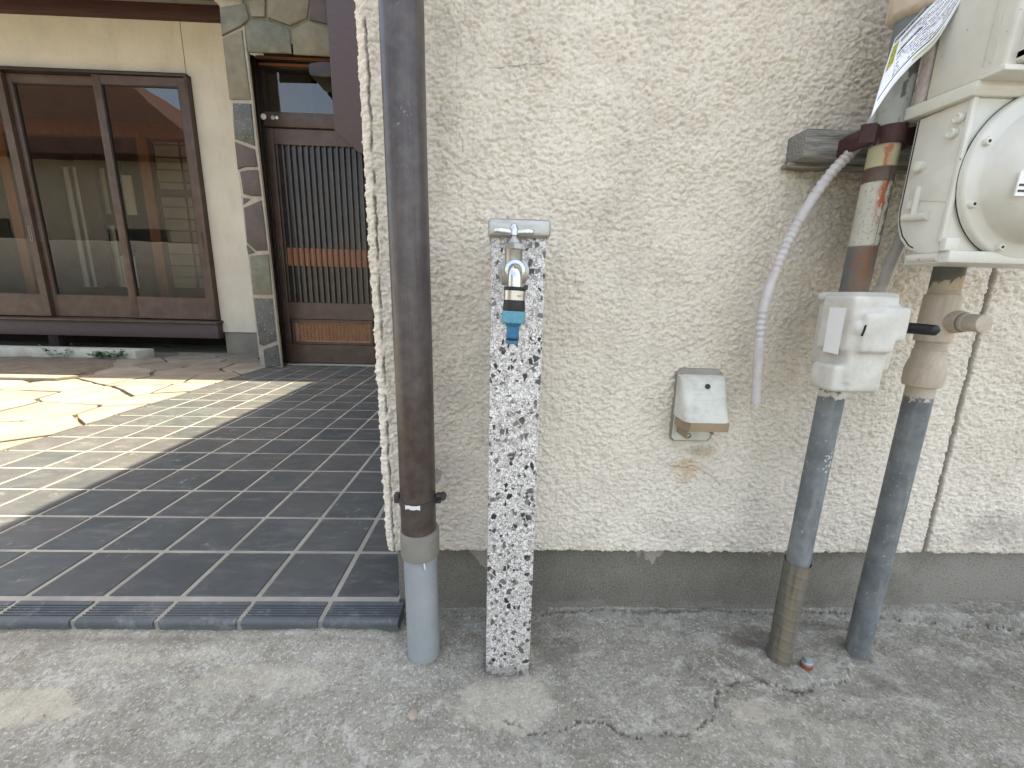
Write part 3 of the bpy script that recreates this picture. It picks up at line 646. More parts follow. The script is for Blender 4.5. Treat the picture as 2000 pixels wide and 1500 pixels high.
tube('brown_pipe', [(-.133, .613, 1.35), (-.133, .613, 2.9)], .0282, 'brownclip', dsp, 32)
lathe('grey_pipe', (-.1245, .613, -.01), (-.012, 0, 1), [(0, .0280), (.012, .0278), (.22, .0274)], 'pvc', dsp, 48)
lathe('collar', (-.1268, .613, .2000), (0, 0, 1), [(0, .0278), (.0005, .0312), (.003, .0316), (.043, .0316), (.0455, .0308), (.046, .0285)], 'collar', dsp, 48)
clz = at(812, 993, Y=.583).z
lathe('clamp_band', (-.1285, .613, clz-.0045), (0, 0, 1), [(0, .0286), (.0004, .0302), (.0086, .0302), (.009, .0286)], 'brownclip', dsp, 48)
for sgn in (-1, 1):
    bm = bmesh.new(); xx = -.1285+sgn*.0335
    bm_box(bm, xx-.004, xx+.004, .607, .619, clz-.005, clz+.010, .0012, 2); from_bm('clamp_ear', bm, 'brownclip', dsp)
tube('clamp_bolt', [(-.094, .607, clz+.004), (-.094, .598, clz+.004)], .0030, 'black', dsp, 12)
lathe('bolt_ring', (-.089, .613, clz+.005), (0, -1, 0), [(-.004, .003), (-.004, .0065), (.003, .0065), (.003, .004)], 'brownclip', dsp, 20)
box('clamp_leg', -.1305, -.1265, .641, .702, clz-.003, clz+.003, 'brownclip', dsp, .0005)
# chipped white paint on the band
V = []; Fc = []
for k in range(9):
    a = (-.50+.10*k); h0 = clz-.0046+random.uniform(0, .003); h1 = clz+.0044-random.uniform(0, .0012)
    for h in (h0, h1): V.append((-.1285+.03035*sin(a), .613-.03035*cos(a), h))
for k in range(8): Fc.append((2*k, 2*k+2, 2*k+3, 2*k+1))
mesh('paint_chip', V, Fc, 'whitepaint', dsp, smooth=60)
# glue drip below the collar
tube('glue_drip', [(-.1155, .5848, .2005), (-.1148, .5846, .194), (-.1140, .5846, .189)], [.0010, .0014, .0008], 'whitepaint', dsp, 8)

# ------------------------------------------------------------------ STANDPIPE WITH TAP
post = thing('standpipe', (.0225, .605, 0), 'black and white speckled terrazzo post with metal cap and a tap', 'standpipe')
box('post', -.0140, .0585, .567, .640, -.01, .702, 'terrazzo', post, .0016, 2)
bm = bmesh.new(); bm_box(bm, -.0185, .0535+.0095, .5605, .646, .6985, .7215, .0045, 4); from_bm('cap', bm, 'capmetal', post)
fx = .0165
flg = lathe('wall_flange', (fx, .5672, .655), (0, -1, 0), [(0, .0205), (.0018, .0203), (.0045, .0165), (.0055, .013)], 'nickel', post, 40)
body = lathe('tap_body', (fx, .566, .6545), (0, -1, 0), [(0, .0105), (.012, .0105), (.016, .0125), (.040, .0125), (.0425, .0115), (.043, .0085)], 'nickel', post, 32)
lathe('tap_stem', (fx-.0012, .5375, .6545), (-.02, 0, 1), [(0, .0110), (.0235, .0110), (.026, .0118), (.0262, .0085)], 'nickel', post, 32)
lathe('bonnet_nut', (fx-.0015, .5375, .6800), (-.02, 0, 1), [(0, .0120), (.0008, .0128), (.0070, .0128), (.0078, .0118)], 'nickel', post, 6, 20)
lathe('packing_cone', (fx-.0015, .5375, .6875), (-.02, 0, 1), [(0, .0105), (.004, .0095), (.0075, .0055), (.012, .0040), (.015, .0045)], 'nickel', post, 24)
hz = .6995
bm = bmesh.new()
for sgn, dy in ((-1, -.004), (1, .003)):
    pts = []
    for t_ in np.linspace(0, 1, 7): pts.append((fx-.002+sgn*(.003+.0225*t_), .5375+dy*t_-.0050*(1+.55*sin(pi*t_)), hz-.002+.0012*t_))
    for t_ in np.linspace(1, 0, 7): pts.append((fx-.002+sgn*(.003+.0225*t_), .5375+dy*t_+.0050*(1+.55*sin(pi*t_)), hz-.002+.0012*t_))
    bm_prism(bm, pts, (0, 0, .0070), .0022, 3)
handle = from_bm('tap_handle', bm, 'chrome', post)
lathe('handle_screw', (fx-.002, .5375, hz-.002), (0, 0, 1), [(0, .0058), (.006, .0056), (.0095, .0052), (.0125, .0038), (.0138, .0015), (.014, .0003)], 'chrome', post, 24)
sp_path = [(fx, .526, .6545), (fx, .519, .6544)]
for a in np.linspace(.15, pi/2, 9): sp_path.append((fx, .519-.0105*sin(a), .644+.0105*cos(a)))
sp_path.append((fx+.0003, .5085, .624))
lathe('spout_ring', (fx, .5265, .6545), (0, -1, 0), [(0, .0095), (.0005, .0132), (.0035, .0138), (.0065, .0125), (.0075, .0098)], 'chrome', post, 36)
tube('spout', sp_path, .0088, 'chrome', post, 28)
# hose connector pushed on the spout: a separate thing
hc = thing('hose_connector', (fx, .5085, .565), 'bright blue hose connector with black rubber and steel band hanging on the tap spout', 'hose connector')
ax = (-.03, -.02, -1); o0 = (fx+.0003, .5085, .6345)
lathe('rubber_sleeve', o0, ax, [(0, .0115), (.0006, .0133), (.0035, .0135), (.005, .0128), (.016, .0128), (.0175, .0130), (.026, .0138), (.0292, .0134)], 'black', hc, 40)
bd = lathe('steel_band', Vector(o0)+Vector(ax)*.0045, ax, [(0, .0128), (.0002, .01345), (.0112, .01345), (.0114, .0128)], 'steel', hc, 40)
box('band_clip', fx+.0035, fx+.0095, .4935, .4965, .6235, .6250, 'nickel', hc, .0003)
# ribbed collar
seg = 72; V = []; Fc = []; prf = [(.0288, .0138), (.0294, .0146), (.042, .0146), (.0432, .0138), (.0434, .009)]
A_ = Vector(ax).normalized(); N_ = (Vector((0, -1, 0))-A_*A_.dot(Vector((0, -1, 0)))).normalized(); B_ = A_.cross(N_)
for d, r in prf:
    for k in range(seg):
        rr = r*(1.0 if (k % 4) < 2 or d < .029 else .955); a = 2*pi*k/seg
        V.append(Vector(o0)+A_*d+(N_*cos(a)+B_*sin(a))*rr)
for i in range(len(prf)-1):
    for k in range(seg): x = i*seg+k; y = i*seg+(k+1) % seg; Fc.append((x, y, y+seg, x+seg))
Fc.append(tuple(range(seg))[::-1])
mesh('ribbed_nut', V, Fc, 'cyan', hc, smooth=25)
lathe('nipple', Vector(o0)+A_*.043, A_, [(0, .0105), (.003, .0098), (.0048, .0080), (.014, .0076), (.0150, .0084), (.0165, .0084), (.0172, .0078), (.0185, .0078), (.0186, .0068), (.0215, .0068), (.0216, .0080), (.0250, .0080), (.0256, .0072), (.0257, .004)], 'blue', hc, 36)
lathe('o_ring', Vector(o0)+A_*.0618, A_, [(0, .0070), (.0007, .0081), (.0018, .0081), (.0024, .0070)], 'black', hc, 30)

# ------------------------------------------------------------------ VENT COVER
vc = thing('vent_cover', (.34, .69, .38), 'pale plastic cable hood screwed to the wall with an amber stained lip', 'vent cover')
x0, x1 = .308, .387
prism('base_plate', [(x0, .689, .382), (x0+.004, .689, .376), (x1-.010, .689, .376), (x1-.004, .689, .382), (x1, .689, .502), (x1-.008, .689, .508), (x0+.008, .689, .508), (x0, .689, .500)], (0, .012, 0), 'mortar', vc, .001)
pl = [(x0+.001, .684, .384), (x0+.006, .684, .379), (x1-.016, .684, .379), (x1-.011, .684, .385), (x1-.004, .684, .494), (x1-.010, .684, .4985), (x0+.010, .684, .4985), (x0+.003, .684, .493)]
prism('back_plate', pl, (0, .0048, 0), 'vent', vc, .001)
x0, x1 = .3035, .384
# hood: side profile (y,z) sloping outwards to the lip
hp_ = [(.684, .4985), (.673, .4965), (.664, .489), (.645, .447), (.6345, .4290), (.6345, .4270), (.684, .4270)]
bm = bmesh.new()
xs = [(x0+.003, .22), (x0+.006, .08), (x0+.012, 0), (x1-.011, 0), (x1-.0045, .08), (x1-.001, .22)]
rows_ = []
for xi, q in xs: rows_.append([bm.verts.new((xi, y+(.684-y)*q, z)) for y, z in hp_])
for a_, b_ in zip(rows_[:-1], rows_[1:]):
    for i in range(len(hp_)): j = (i+1) % len(hp_); bm.faces.new((a_[i], a_[j], b_[j], b_[i]))
bm.faces.new(rows_[0]); bm.faces.new(rows_[-1][::-1])
from_bm('hood', bm, 'vent', vc, smooth=50)
bm = bmesh.new()
lv = [(x0+.0035, .674), (x0+.006, .646), (x0+.012, .6346), (x1-.011, .6346), (x1-.0045, .6346), (x1-.001, .650)]
a_ = [bm.verts.new((x, y, .4272)) for x, y in lv]; b_ = [bm.verts.new((x, y+.001, .4115)) for x, y in lv]
c_ = [bm.verts.new((x, y+.002, .4272)) for x, y in lv]; d_ = [bm.verts.new((x, y+.003, .4115)) for x, y in lv]
for i in range(len(lv)-1):
    bm.faces.new((a_[i], a_[i+1], b_[i+1], b_[i])); bm.faces.new((c_[i], d_[i], d_[i+1], c_[i+1])); bm.faces.new((b_[i], b_[i+1], d_[i+1], d_[i]))
from_bm('lip', bm, 'ventlip', vc, smooth=30)
box('rib', x0+.012, x0+.014, .645, .684, .395, .426, 'ventlip', vc, 0); box('rib', x1-.022, x1-.020, .650, .684, .402, .426, 'ventlip', vc, 0)
lathe('screw', ((x0+x1)/2-.006, .6842, .388), (0, -1, 0), [(-.001, .0035), (.0008, .0033), (.0014, .0015)], 'nickel', vc, 16)
lathe('screw_slot', ((x0+x1)/2-.006, .6838, .388), (0, -1, 0), [(-.001, .0050), (.0002, .0050)], 'brownclip', vc, 16)
hq = at(1382, 755, Y=.6608); nn = Vector((0, -.9, .42))
lathe('screw_hole', hq+nn*.001, nn, [(-.002, .0042), (.0008, .0042)], 'black', vc, 20)
# raised lettering rows, worn beyond reading
for r_, (zz, ln) in enumerate(((.478, .030), (.470, .040), (.4615, .036), (.4365, .050))):
    yv = .664-(.489-zz)/(.489-.447)*.019-.0002
    box('embossed_line', .322, .322+ln, yv, yv+.0006, zz-.0006, zz+.0006, 'vent', vc, 0)

# ------------------------------------------------------------------ GAS PIPES
def steel_col(Z, T, seed=0):
    q = T*.018+seed; b = np.clip(fbm(q*22, Z*22, 5, .65)*.7+.45, 0, 1); c = lerp((.115, .135, .145), (.195, .22, .23), b)
    st = sm(fbm(q*60, Z*11, 4, .6), .25, .8)*.45; c = c*(1-st[..., None])+np.array((.27, .265, .24))*st[..., None]
    f = sm(fbm(q*240, Z*200, 3, .7), .55, .8)*.25; c = c*(1-f[..., None])+np.array((.07, .08, .085))*f[..., None]
    w = sm(fbm(q*170, Z*150, 3, .7), 1.05, 1.1)*.6; return c*(1-w[..., None])+np.array((.6, .6, .58))*w[..., None]
def over(c, mask, col):
    m_ = np.clip(mask, 0, 1)[..., None]; return c*(1-m_)+np.array(col)*m_
def leftcol(Z, T):
    q = T*.018; c = steel_col(Z, T, 3); n = fbm(q*110, Z*110, 4, .7); n2 = fbm(q*40+9, Z*30, 4, .6)
    ch = np.exp(-((Z-.383)/.022)**2-((T-.15)/.45)**2); c = over(c, sm(fbm(q*210+2, Z*190, 3, .6)+ch*.75, .95, 1.0)*(ch > .12), (.66, .62, .55))
    Zn = Z+.0035*n
    c = over(c, sm(Zn, .484, .4845)*(1-sm(Zn, .497, .4975)), (.62, .60, .57))
    c = over(c, sm(Zn, .492, .494)*sm(fbm(q*170, Z*170, 3), .0, .1), (.17, .18, .18))
    c = over(c, sm(Z, .632, .640), (.10, .115, .115))
    ru = sm(Z, .636, .64)*(1-sm(Z, .742, .75))*np.exp(-((T+.35-.9*n2*.4)/.75)**2); c = over(c, ru*(.8+.4*n), (.19, .085, .038))
    cream = sm(Z, .7045, .7055)*(1-sm(Z, .806, .8065))
    pe = cream*(T+.25*n < .35+.35*fbm(Z*40, Z*0, 3))
    c = over(c, pe, (.50, .48, .41)); cr_ = np.abs(fbm(q*120+5, Z*120, 3, .6)); c = over(c, pe*(1-sm(cr_, .0, .07))*.85, (.20, .12, .08))
    rr = np.exp(-((T+.15+.25*fbm(Z*22, Z*0+2, 3))/.30)**2)*sm(fbm(q*120, Z*35, 4, .7), -.6, .1)*sm(Z, .715, .76); c = over(c, pe*rr*1.3, (.36, .085, .02))
    rim = pe*(1-sm(np.abs(T+.25*n-.30-.35*fbm(Z*40, Z*0, 3)), 0, .10)); c = over(c, rim*.6, (.10, .075, .06))
    c = over(c, sm(Z, .7875, .7880)*(1-sm(Z, .8065, .8070)), (.085, .048, .035))
    up = sm(Z, .8070, .8075)*(1-sm(Z, .833, .8335)); c = over(c, up, (.42, .38, .24)); c = over(c, up*np.exp(-((T+.45+.15*n)/.20)**2)*1.1, (.38, .11, .03)); c = over(c, up*sm(T, .15, .5)*.7, (.24, .22, .10))
    top = sm(Z, .845, .846); c = over(c, top, (.33, .34, .31)); c = over(c, top*sm(n2, .0, .5)*.5, (.20, .23, .22)); c = over(c, top*sm(fbm(q*55, Z*30, 4, .6), .18, .24)*(T > -.4), (.08, .09, .085)); c = over(c, top*sm(T+.8*n2, .6, .8), (.30, .34, .35))
    c = over(c, sm(Z, .93+0*Z, .94)*(1-sm(Z, .985, .99)), (.14, .17, .18))
    return c
lp = thing('gas_pipe', (.512, .60, 0), 'left grey gas pipe with tape wrapped foot and rust streaked peeling upper half', 'pipe', )
LX = lambda Z: (.5095+.012*sm(Z, .0, 1.1)*Z/1.0+0*Z, .600+0*Z)
painted('riser', LX, -.01, 1.30, .0016, lambda Z, T: .0172+.0006*(sm(Z, .7045, .7050)*(1-sm(Z, .8065, .807)))*(T < pi), 96, leftcol, 'pipepaint', lp)
# tape wrap with raised spiral edges
def tapecol(Z, T):
    c = lerp((.105, .100, .080), (.15, .14, .115), np.clip(fbm(T*3, Z*9, 4)+.5, 0, 1)); c = over(c, sm(T, -1.5, -.8)*(1-sm(T, -.2, .35))*sm(fbm(T*3, Z*7, 3), -.5, .3)*.7, (.22, .17, .10))
    return over(c, np.exp(-((T-.25)/.10)**2)*sm(Z, .15, .2), (.25, .13, .05))
painted('tape_wrap', LX, -.005, .198, .0015, lambda Z, T: .0190+.0006*(1-sm(np.abs(((Z/.021+np.where(T > pi, T-2*pi, T)/(2*pi)*1.0) % 1)-.5), .06, .16)), 56, tapecol, 'pipepaint', lp)
lathe('upper_socket', (.5225, .60, .985), (0, 0, 1), [(-.004, .018), (0, .026), (.004, .0285), (.03, .0285), (.05, .026), (.06, .0225), (.11, .0225)], 'pipepaint', lp, 32)
def flat_paint(o, col):
    me = o.data; a = me.attributes.new('paint', 'FLOAT_COLOR', 'POINT'); n = len(me.vertices)
    v = np.ones((n, 4)); v[:, :3] = col; v[:, :3] *= (1+.06*RNG.standard_normal((n, 1))); a.data.foreach_set('color', v.astype(np.float32).ravel())
CREAM = (.52, .44, .35)
flat_paint([o for o in lp.children if o.name.startswith('upper_socket')][0], CREAM)

rp = thing('gas_pipe', (.65, .60, 0), 'right grey gas pipe with cream painted union and tee below the meter', 'pipe')
def rightcol(Z, T):
    q = T*.018; c = steel_col(Z, T, 21)*.92; n = fbm(q*80+2, Z*80, 4, .7); Zn = Z+.006*n
    c = over(c, sm(Zn, .487, .4875), CREAM); c = over(c, sm(Zn, .478, .482)*(1-sm(Zn, .486, .487))*sm(fbm(q*150, Z*150, 3), .15, .2), (.55, .5, .45))
    m_ = sm(Zn-.006*T, .664, .6645); c = over(c, m_, (.12, .125, .115)); c = over(c, (1-m_)*sm(Z, .635, .64)*sm(T, -.2, .4)*sm(fbm(q*60, Z*60, 3), -.4, .4)*.6, (.50, .30, .15)); return c
RX = lambda Z: (.6500+0*Z, .600+0*Z)
painted('riser', RX, -.01, 1.25, .002, lambda Z, T: .0175+0*Z, 96, rightcol, 'pipepaint', rp)
lathe('foot', (.65, .60, -.005), (0, 0, 1), [(0, .0190), (.010, .0188), (.018, .0176)], 'collar', rp, 32)
def thr(z0, z1, r):
    p_ = []; n = int((z1-z0)/.0018)
    for i in range(n): p_ += [(z0+(z1-z0)*i/n, r), (z0+(z1-z0)*(i+.5)/n, r-.0007)]
    return p_+[(z1, r)]
U1 = lathe('union', (.65, .60, 0), (0, 0, 1), [(.4880, .0172)]+thr(.4885, .5030, .0179)+[(.5035, .0205), (.5045, .0228), (.510, .0240), (.520, .0244), (.530, .0240), (.537, .0228), (.545, .0208), (.5475, .0200), (.5590, .0198), (.5605, .0180)]+thr(.561, .573, .0184)+[(.5735, .018)], 'pipepaint', rp, 48)
T1 = lathe('tee', (.65, .60, 0), (0, 0, 1), [(.5725, .0175), (.5730, .0210), (.5760, .0214), (.6360, .0210), (.6410, .0200), (.6420, .0178)]+thr(.6425, .647, .0182)+[(.6475, .0176)], 'pipepaint', rp, 48)
T2 = lathe('tee_branch', (.655, .590, .603), (0, -1, .0), [(0, .0165), (.015, .0160), (.021, .0150), (.0215, .0125)], 'pipepaint', rp, 40)
T3 = lathe('plug', (.655, .569, .603), (0, -1, .0), [(0, .0110), (.001, .0128), (.0065, .0128), (.007, .0118), (.0250, .0124), (.0262, .0120), (.0266, .0110), (.0267, .0002)], 'pipepaint', rp, 40)
R1 = lathe('sealant_ring', (.655, .5690, .603), (0, -1, .0), [(0, .0125), (.0005, .0140), (.0022, .0140), (.003, .0125)], 'collar', rp, 32)
for o in (U1, T1, T2, T3): flat_paint(o, CREAM)

# valve cover on the left pipe
vv = thing('valve_cover', (.512, .58, .5), 'lumpy aged white plastic cover strapped round the left gas pipe', 'valve cover')
bm = bmesh.new()
for b in ((.470, .534, .543, .600, .560, .636), (.476, .528, .541, .60, .515, .60), (.4625, .503, .545, .590, .503, .541), (.482, .530, .541, .61, .503, .56),
          (.482, .530, .533, .57, .560, .614), (.505, .545, .535, .60, .575, .622), (.53, .556, .545, .60, .582, .608), (.474, .490, .538, .56, .585, .600), (.490, .556, .560, .632, .53, .628), (.482, .545, .555, .63, .628, .641)):
    bm_box(bm, *b, .004, 2)
cov = from_bm('cover_shell', bm, 'molded', vv, smooth=0)
rm = cov.modifiers.new('remesh', 'REMESH'); rm.mode = 'VOXEL'; rm.voxel_size = .0016; rm.use_smooth_shade = True
sm_ = cov.modifiers.new('smooth', 'SMOOTH'); sm_.factor = .6; sm_.iterations = 22
tube('lever', [(.550, .575, .594), (.562, .560, .594), (.570, .545, .5935), (.5735, .528, .593), (.574, .5245, .593)], [.0072, .0074, .0074, .0070, .003], 'black', vv, 20)
prism('sticker', [at(1621, 600, X=.4690), at(1652, 601, X=.4690), at(1635, 692, X=.4690), at(1607, 686, X=.4690)], (.0012, 0, 0), 'meterwhite', vv, 0)
prism('slit', [(.4790, .5285, .596), (.4800, .5285, .598), (.4795, .5285, .591), (.4775, .5285, .583), (.4765, .5285, .584), (.4785, .5285, .590)], (0, .003, 0), 'black', vv, 0)

# wall batten, bracket, drain hoses
bt = thing('batten', (.60, .67, .85), 'weathered grey wooden batten fixed to the wall behind the gas pipes', 'board')
bm = bmesh.new(); bm_box(bm, .445, 1.3, .657, .700, .836, .876, .003, 2); from_bm('board', bm, 'plank', bt)
bm = bmesh.new(); bm_box(bm, .440, 1.3, .680, .7005, .829, .836, .0015, 2); from_bm('lower_trim', bm, 'plank', bt)
br = thing('pipe_bracket', (.52, .60, .84), 'dark rusty iron bracket clamping the left gas pipe to the batten', 'bracket')
V = []; Fc = []; n = 20
arc_ = [(.520-.046, .5900)]+[(.520-.032, .5835)]+[(.520+.0190*sin(a), .600-.0190*cos(a)) for a in np.linspace(-1.35, 1.5, 14)]+[(.557, .592), (.580, .592)]
for (x, y) in arc_:
    for z in (.8345, .8575): V.append((x, y, z+ (x-.5)*.02))
for (x, y) in arc_:
    for z in (.8345, .8575): V.append((x, y+.003, z+(x-.5)*.02))
m0 = len(arc_)*2
for i in range(len(arc_)-1):
    a = 2*i; Fc += [(a, a+2, a+3, a+1), (m0+a+1, m0+a+3, m0+a+2, m0+a), (a+1, a+3, m0+a+3, m0+a+1), (a, m0+a, m0+a+2, a+2)]
Fc += [(0, 1, m0+1, m0), (m0-2, 2*m0-2, 2*m0-1, m0-1)]
mesh('strap', V, Fc, 'rustband', br, smooth=30)
prism('tab', [(.480, .595, .8545), (.478, .60, .8535), (.472, .618, .850), (.472, .618, .847), (.478, .60, .843)], (.002, 0, 0), 'rustband', br, .0004)
box('mount_arm', .496, .502, .595, .657, .838, .860, 'rustband', br, .0006)
box('mount_arm', .556, .562, .597, .657, .838, .860, 'rustband', br, .0006)

hs = thing('drain_hose', (.42, .64, .459), 'milky white hose with ribbed bends hanging down the wall left of the pipes', 'hose')
pp = [at(1712, 225, Y=.640), at(1690, 265, Y=.632)]+[at(x, y, Y=.64) for x, y in ((1660, 300), (1625, 336), (1592, 380), (1562, 428), (1540, 470), (1520, 515), (1503, 560), (1490, 605), (1484, 650), (1481, 700), (1478, 745), (1475, 790))]
def catmull(p, per):
    out = []; p = [p[0]]+p+[p[-1]]
    for i in range(1, len(p)-2):
        for k in range(per):
            t = k/per; a, b, c, d = p[i-1], p[i], p[i+1], p[i+2]
            out.append(.5*((2*b)+(c-a)*t+(2*a-5*b+4*c-d)*t*t+(3*b-a-3*c+d)*t**3))
    return out+[p[-1]]
cp = catmull(pp, 20); rad = []
for i, q in enumerate(cp):
    f = i/20; L = 0
    rib = (2.0 < f < 4.1) or (5.0 < f < 7.4) or (9.0 < f < 10.3)
    rad.append(.0071+(.0010*sin(i*2*pi/5) if rib else 0))
tube('hose', cp, rad, 'hose', hs, 24, True, 60)
hs2 = tag(tube('drain_hose', [at(1790, 380, Y=.665), at(1768, 450, Y=.665), at(1740, 515, Y=.665), at(1715, 580, Y=.66), at(1700, 620, Y=.655)], .0088, 'hose', None, 20), 'pale grey hose behind the meter running down to the valve cover', 'hose')

# ------------------------------------------------------------------ GAS METER
gm = thing('gas_meter', (.62, .54, .68), 'large pale beige metal gas meter with a round bolted cover at the right edge', 'gas meter')
prof = [(.573, .857), (.573, .745), (.570, .728), (.562, .710), (.549, .696), (.532, .689), (.512, .687), (.507, .690), (.507, .857)]
prism('body', [(.530, y, z) for y, z in prof], (.24, 0, 0), 'meter', gm, .0025, 3)
gp = [(.5298, .5688, .855), (.5298, .5688, .745), (.5298, .5655, .729), (.5298, .558, .7135), (.5298, .5465, .7005), (.5298, .540, .697)]
tube('gasket', gp, .0007, 'black', gm, 8)
prism('flange', [(.522, .600, .860), (.522, .503, .856), (.522, .500, .864), (.522, .500, .870), (.522, .600, .876)], (.29, 0, 0), 'meter', gm, .0015, 2)
prism('upper_body', [(.530, .568, .876), (.530, .484, .870), (.530, .476, 1.14), (.530, .568, 1.14)], (.27, 0, 0), 'meter', gm, .004, 3)
box('foam_seal', .5270, .545, .5690, .581, .872, 1.14, 'foam', gm, .002)
boxes('index_frame', [(.541, .79, .470, .490, .878, .892), (.541, .553, .468, .49, .880, 1.14), (.560, .566, .471, .49, .893, 1.14)], 'meter', gm, .003)
boxes('side_rib', [(.5284, .5315, .497, .4995, .885, 1.14), (.5286, .5315, .505, .5062, .885, 1.14)], 'meter', gm, .0007)
boxes('drip_edge', [(.5245, .80, .478, .5025, .8695, .8755)], 'meter', gm, .001)
# features cast on the left side
prism('side_step', [(.5285, .560, .782), (.5285, .5075, .792), (.5285, .5075, .745), (.5285, .560, .758)], (.004, 0, 0), 'meter', gm, .0018, 2)
for yy_, zz_ in ((.5540, .797),): lathe('boss', (.532, yy_, zz_), (-1, 0, 0), [(0, .0075), (.004, .0070), (.0085, .0060), (.0095, .004)], 'meter', gm, 20)
tube('cast_bar', [(.5285, .560, .737), (.5285, .545, .735), (.5285, .528, .734)], .0052, 'meter', gm, 16)
tube('cast_bar', [(.5285, .548, .772), (.5285, .548, .737)], .0040, 'meter', gm, 12)
lathe('boss', (.5320, .556, .752), (-1, 0, 0), [(0, .0068), (.004, .0060), (.0050, .003)], 'meter', gm, 16)
for a_ in ((.5165, .838), (.5205, .8235)): 
    lathe('screw', (.532, a_[0], a_[1]), (-1, 0, 0), [(0, .0056), (.0075, .0054), (.0085, .0040), (.0075, .0026), (.0075, .0)], 'meter', gm, 20)
bm = bmesh.new(); bm_box(bm, .534, .76, .497, .553, .676, .690, .002, 2); from_bm('foot_rail', bm, 'meter', gm)
tube('foot_bar', [(.5335, .545, .6845), (.5335, .508, .6835)], .0052, 'meter', gm, 16)
box('corner_rib', .5275, .5335, .5045, .5095, .700, .856, 'meter', gm, .0012)
cx, cz = .6235, .7745
lathe('round_cover', (cx, .508, cz), (0, -1, 0), [(0, .0935), (.0085, .0935), (.0105, .0925), (.0118, .0905), (.0118, .0770), (.0135, .0752), (.022, .0735), (.034, .0680), (.0420, .0600), (.0445, .0545), (.0450, .0520), (.0438, .0500), (.0425, .0480), (.0422, .0)], 'meter', gm, 96, 50)
lathe('gasket', (cx, .5085, cz), (0, -1, 0), [(.0032, .0937), (.0034, .0941), (.0042, .0941), (.0044, .0937)], 'black', gm, 96)
for deg in (158, 203, 248, 293, 338, 23, 68, 113):
    a = radians(deg); q = Vector((cx+.0862*cos(a), .4970, cz+.0862*sin(a)))
    sc_ = lathe('cover_screw', q, (0, -1, 0), [(0, .0042), (.0035, .0042), (.0050, .0034), (.0052, .0019)], 'meter', gm, 16)
    lathe('screw_socket', q+Vector((0, -.0051, 0)), (0, -1, 0), [(0, .0018), (.0003, .0018)], 'black', gm, 10)
box('lug', .528, .545, .4985, .506, .6895, .7045, 'meter', gm, .0015)
q1, q2 = at(1989, 332, Y=.464), at(1984, 382, Y=.464)
boxes('sticker', [(q2.x, q2.x+.05, .4648, .4662, q2.z, q1.z)], 'meterwhite', gm, 0)
boxes('sticker_print', [(q2.x+.0015, q2.x+.045, .4644, .46475, q2.z+.004+.006*k, q2.z+.0062+.006*k) for k in range(2)], 'black', gm, 0)
# warning paper hanging off the meter
top = [at(1748, 75, Y=.585), at(1775, 47, Y=.583), at(1806, 14, Y=.580), at(1836, -17, Y=.577), at(1870, -52, Y=.572), at(1905, -90, Y=.568)]
bot = [at(1700, 232, Y=.520), at(1742, 170, Y=.533), at(1784, 124, Y=.542), at(1822, 90, Y=.552), at(1850, 48, Y=.552), at(1884, -12, Y=.548)]
tc = catmull(top, 6); bc = catmull(bot, 6); V = []; Fc = []; nv = 9
for a, b in zip(tc, bc):
    for k in range(nv):
        t_ = k/(nv-1); q = a.lerp(b, t_); q = q+Vector((-.004, -.004, 0))*sin(pi*t_); V.append(q)
for i in range(len(tc)-1):
    for k in range(nv-1): a = i*nv+k; Fc.append((a, a+1, a+nv+1, a+nv))
pn = mesh('paper_notice', V, Fc, 'notice', None, tuple(tc[0]), smooth=60); tag(pn, 'white printed paper notice with a yellow panel curling off the gas meter', 'notice')
uvl = pn.data.uv_layers.new(name='UVMap'); nT = len(tc)
for lp_ in pn.data.loops:
    i, k = divmod(lp_.vertex_index, nv); uvl.data[lp_.index].uv = (i/(nT-1)*.8, k/(nv-1))
so = pn.modifiers.new('thickness', 'SOLIDIFY'); so.thickness = .0003

# plug on the ground
pg = thing('ground_plug', (.545, .583, 0), 'small galvanised square plug in a red brown ring beside the pipe foot', 'plug')
lathe('ring', (.5440, .5800, -.002), (0, 0, 1), [(0, .0092), (.013, .0092), (.0135, .0080)], 'plugred', pg, 28)
lathe('plug_body', (.5440, .5800, .0110), (0, 0, 1), [(0, .0085), (.0045, .0085), (.005, .0078)], 'galv', pg, 28)
b_ = box('square_head', .5385, .5500, .5745, .5855, .0158, .0215, 'galv', pg, .0008)

def pebble(px, py, r, mat, label):
    c = at(px, py, Z=.002); bm = bmesh.new(); bmesh.ops.create_icosphere(bm, subdivisions=3, radius=r)
    for v in bm.verts: v.co *= 1+random.uniform(-.06, .06)+.15*sin(v.co.x*300+px); v.co.z *= .45; v.co += Vector((c.x, c.y, r*.2))
    tag(from_bm('pebble', bm, mat, None, (c.x, c.y, 0), 60), label, 'pebble')
pebble(805, 1395, .0085, 'pebble2', 'buff chip of stone on the concrete below the grey pipe')
pebble(947, 1368, .0055, 'pebble', 'small dark grey pebble on the pale patch before the terrazzo post')
pebble(1048, 1450, .0060, 'pebble', 'round grey pebble just below the long crack at the picture bottom')

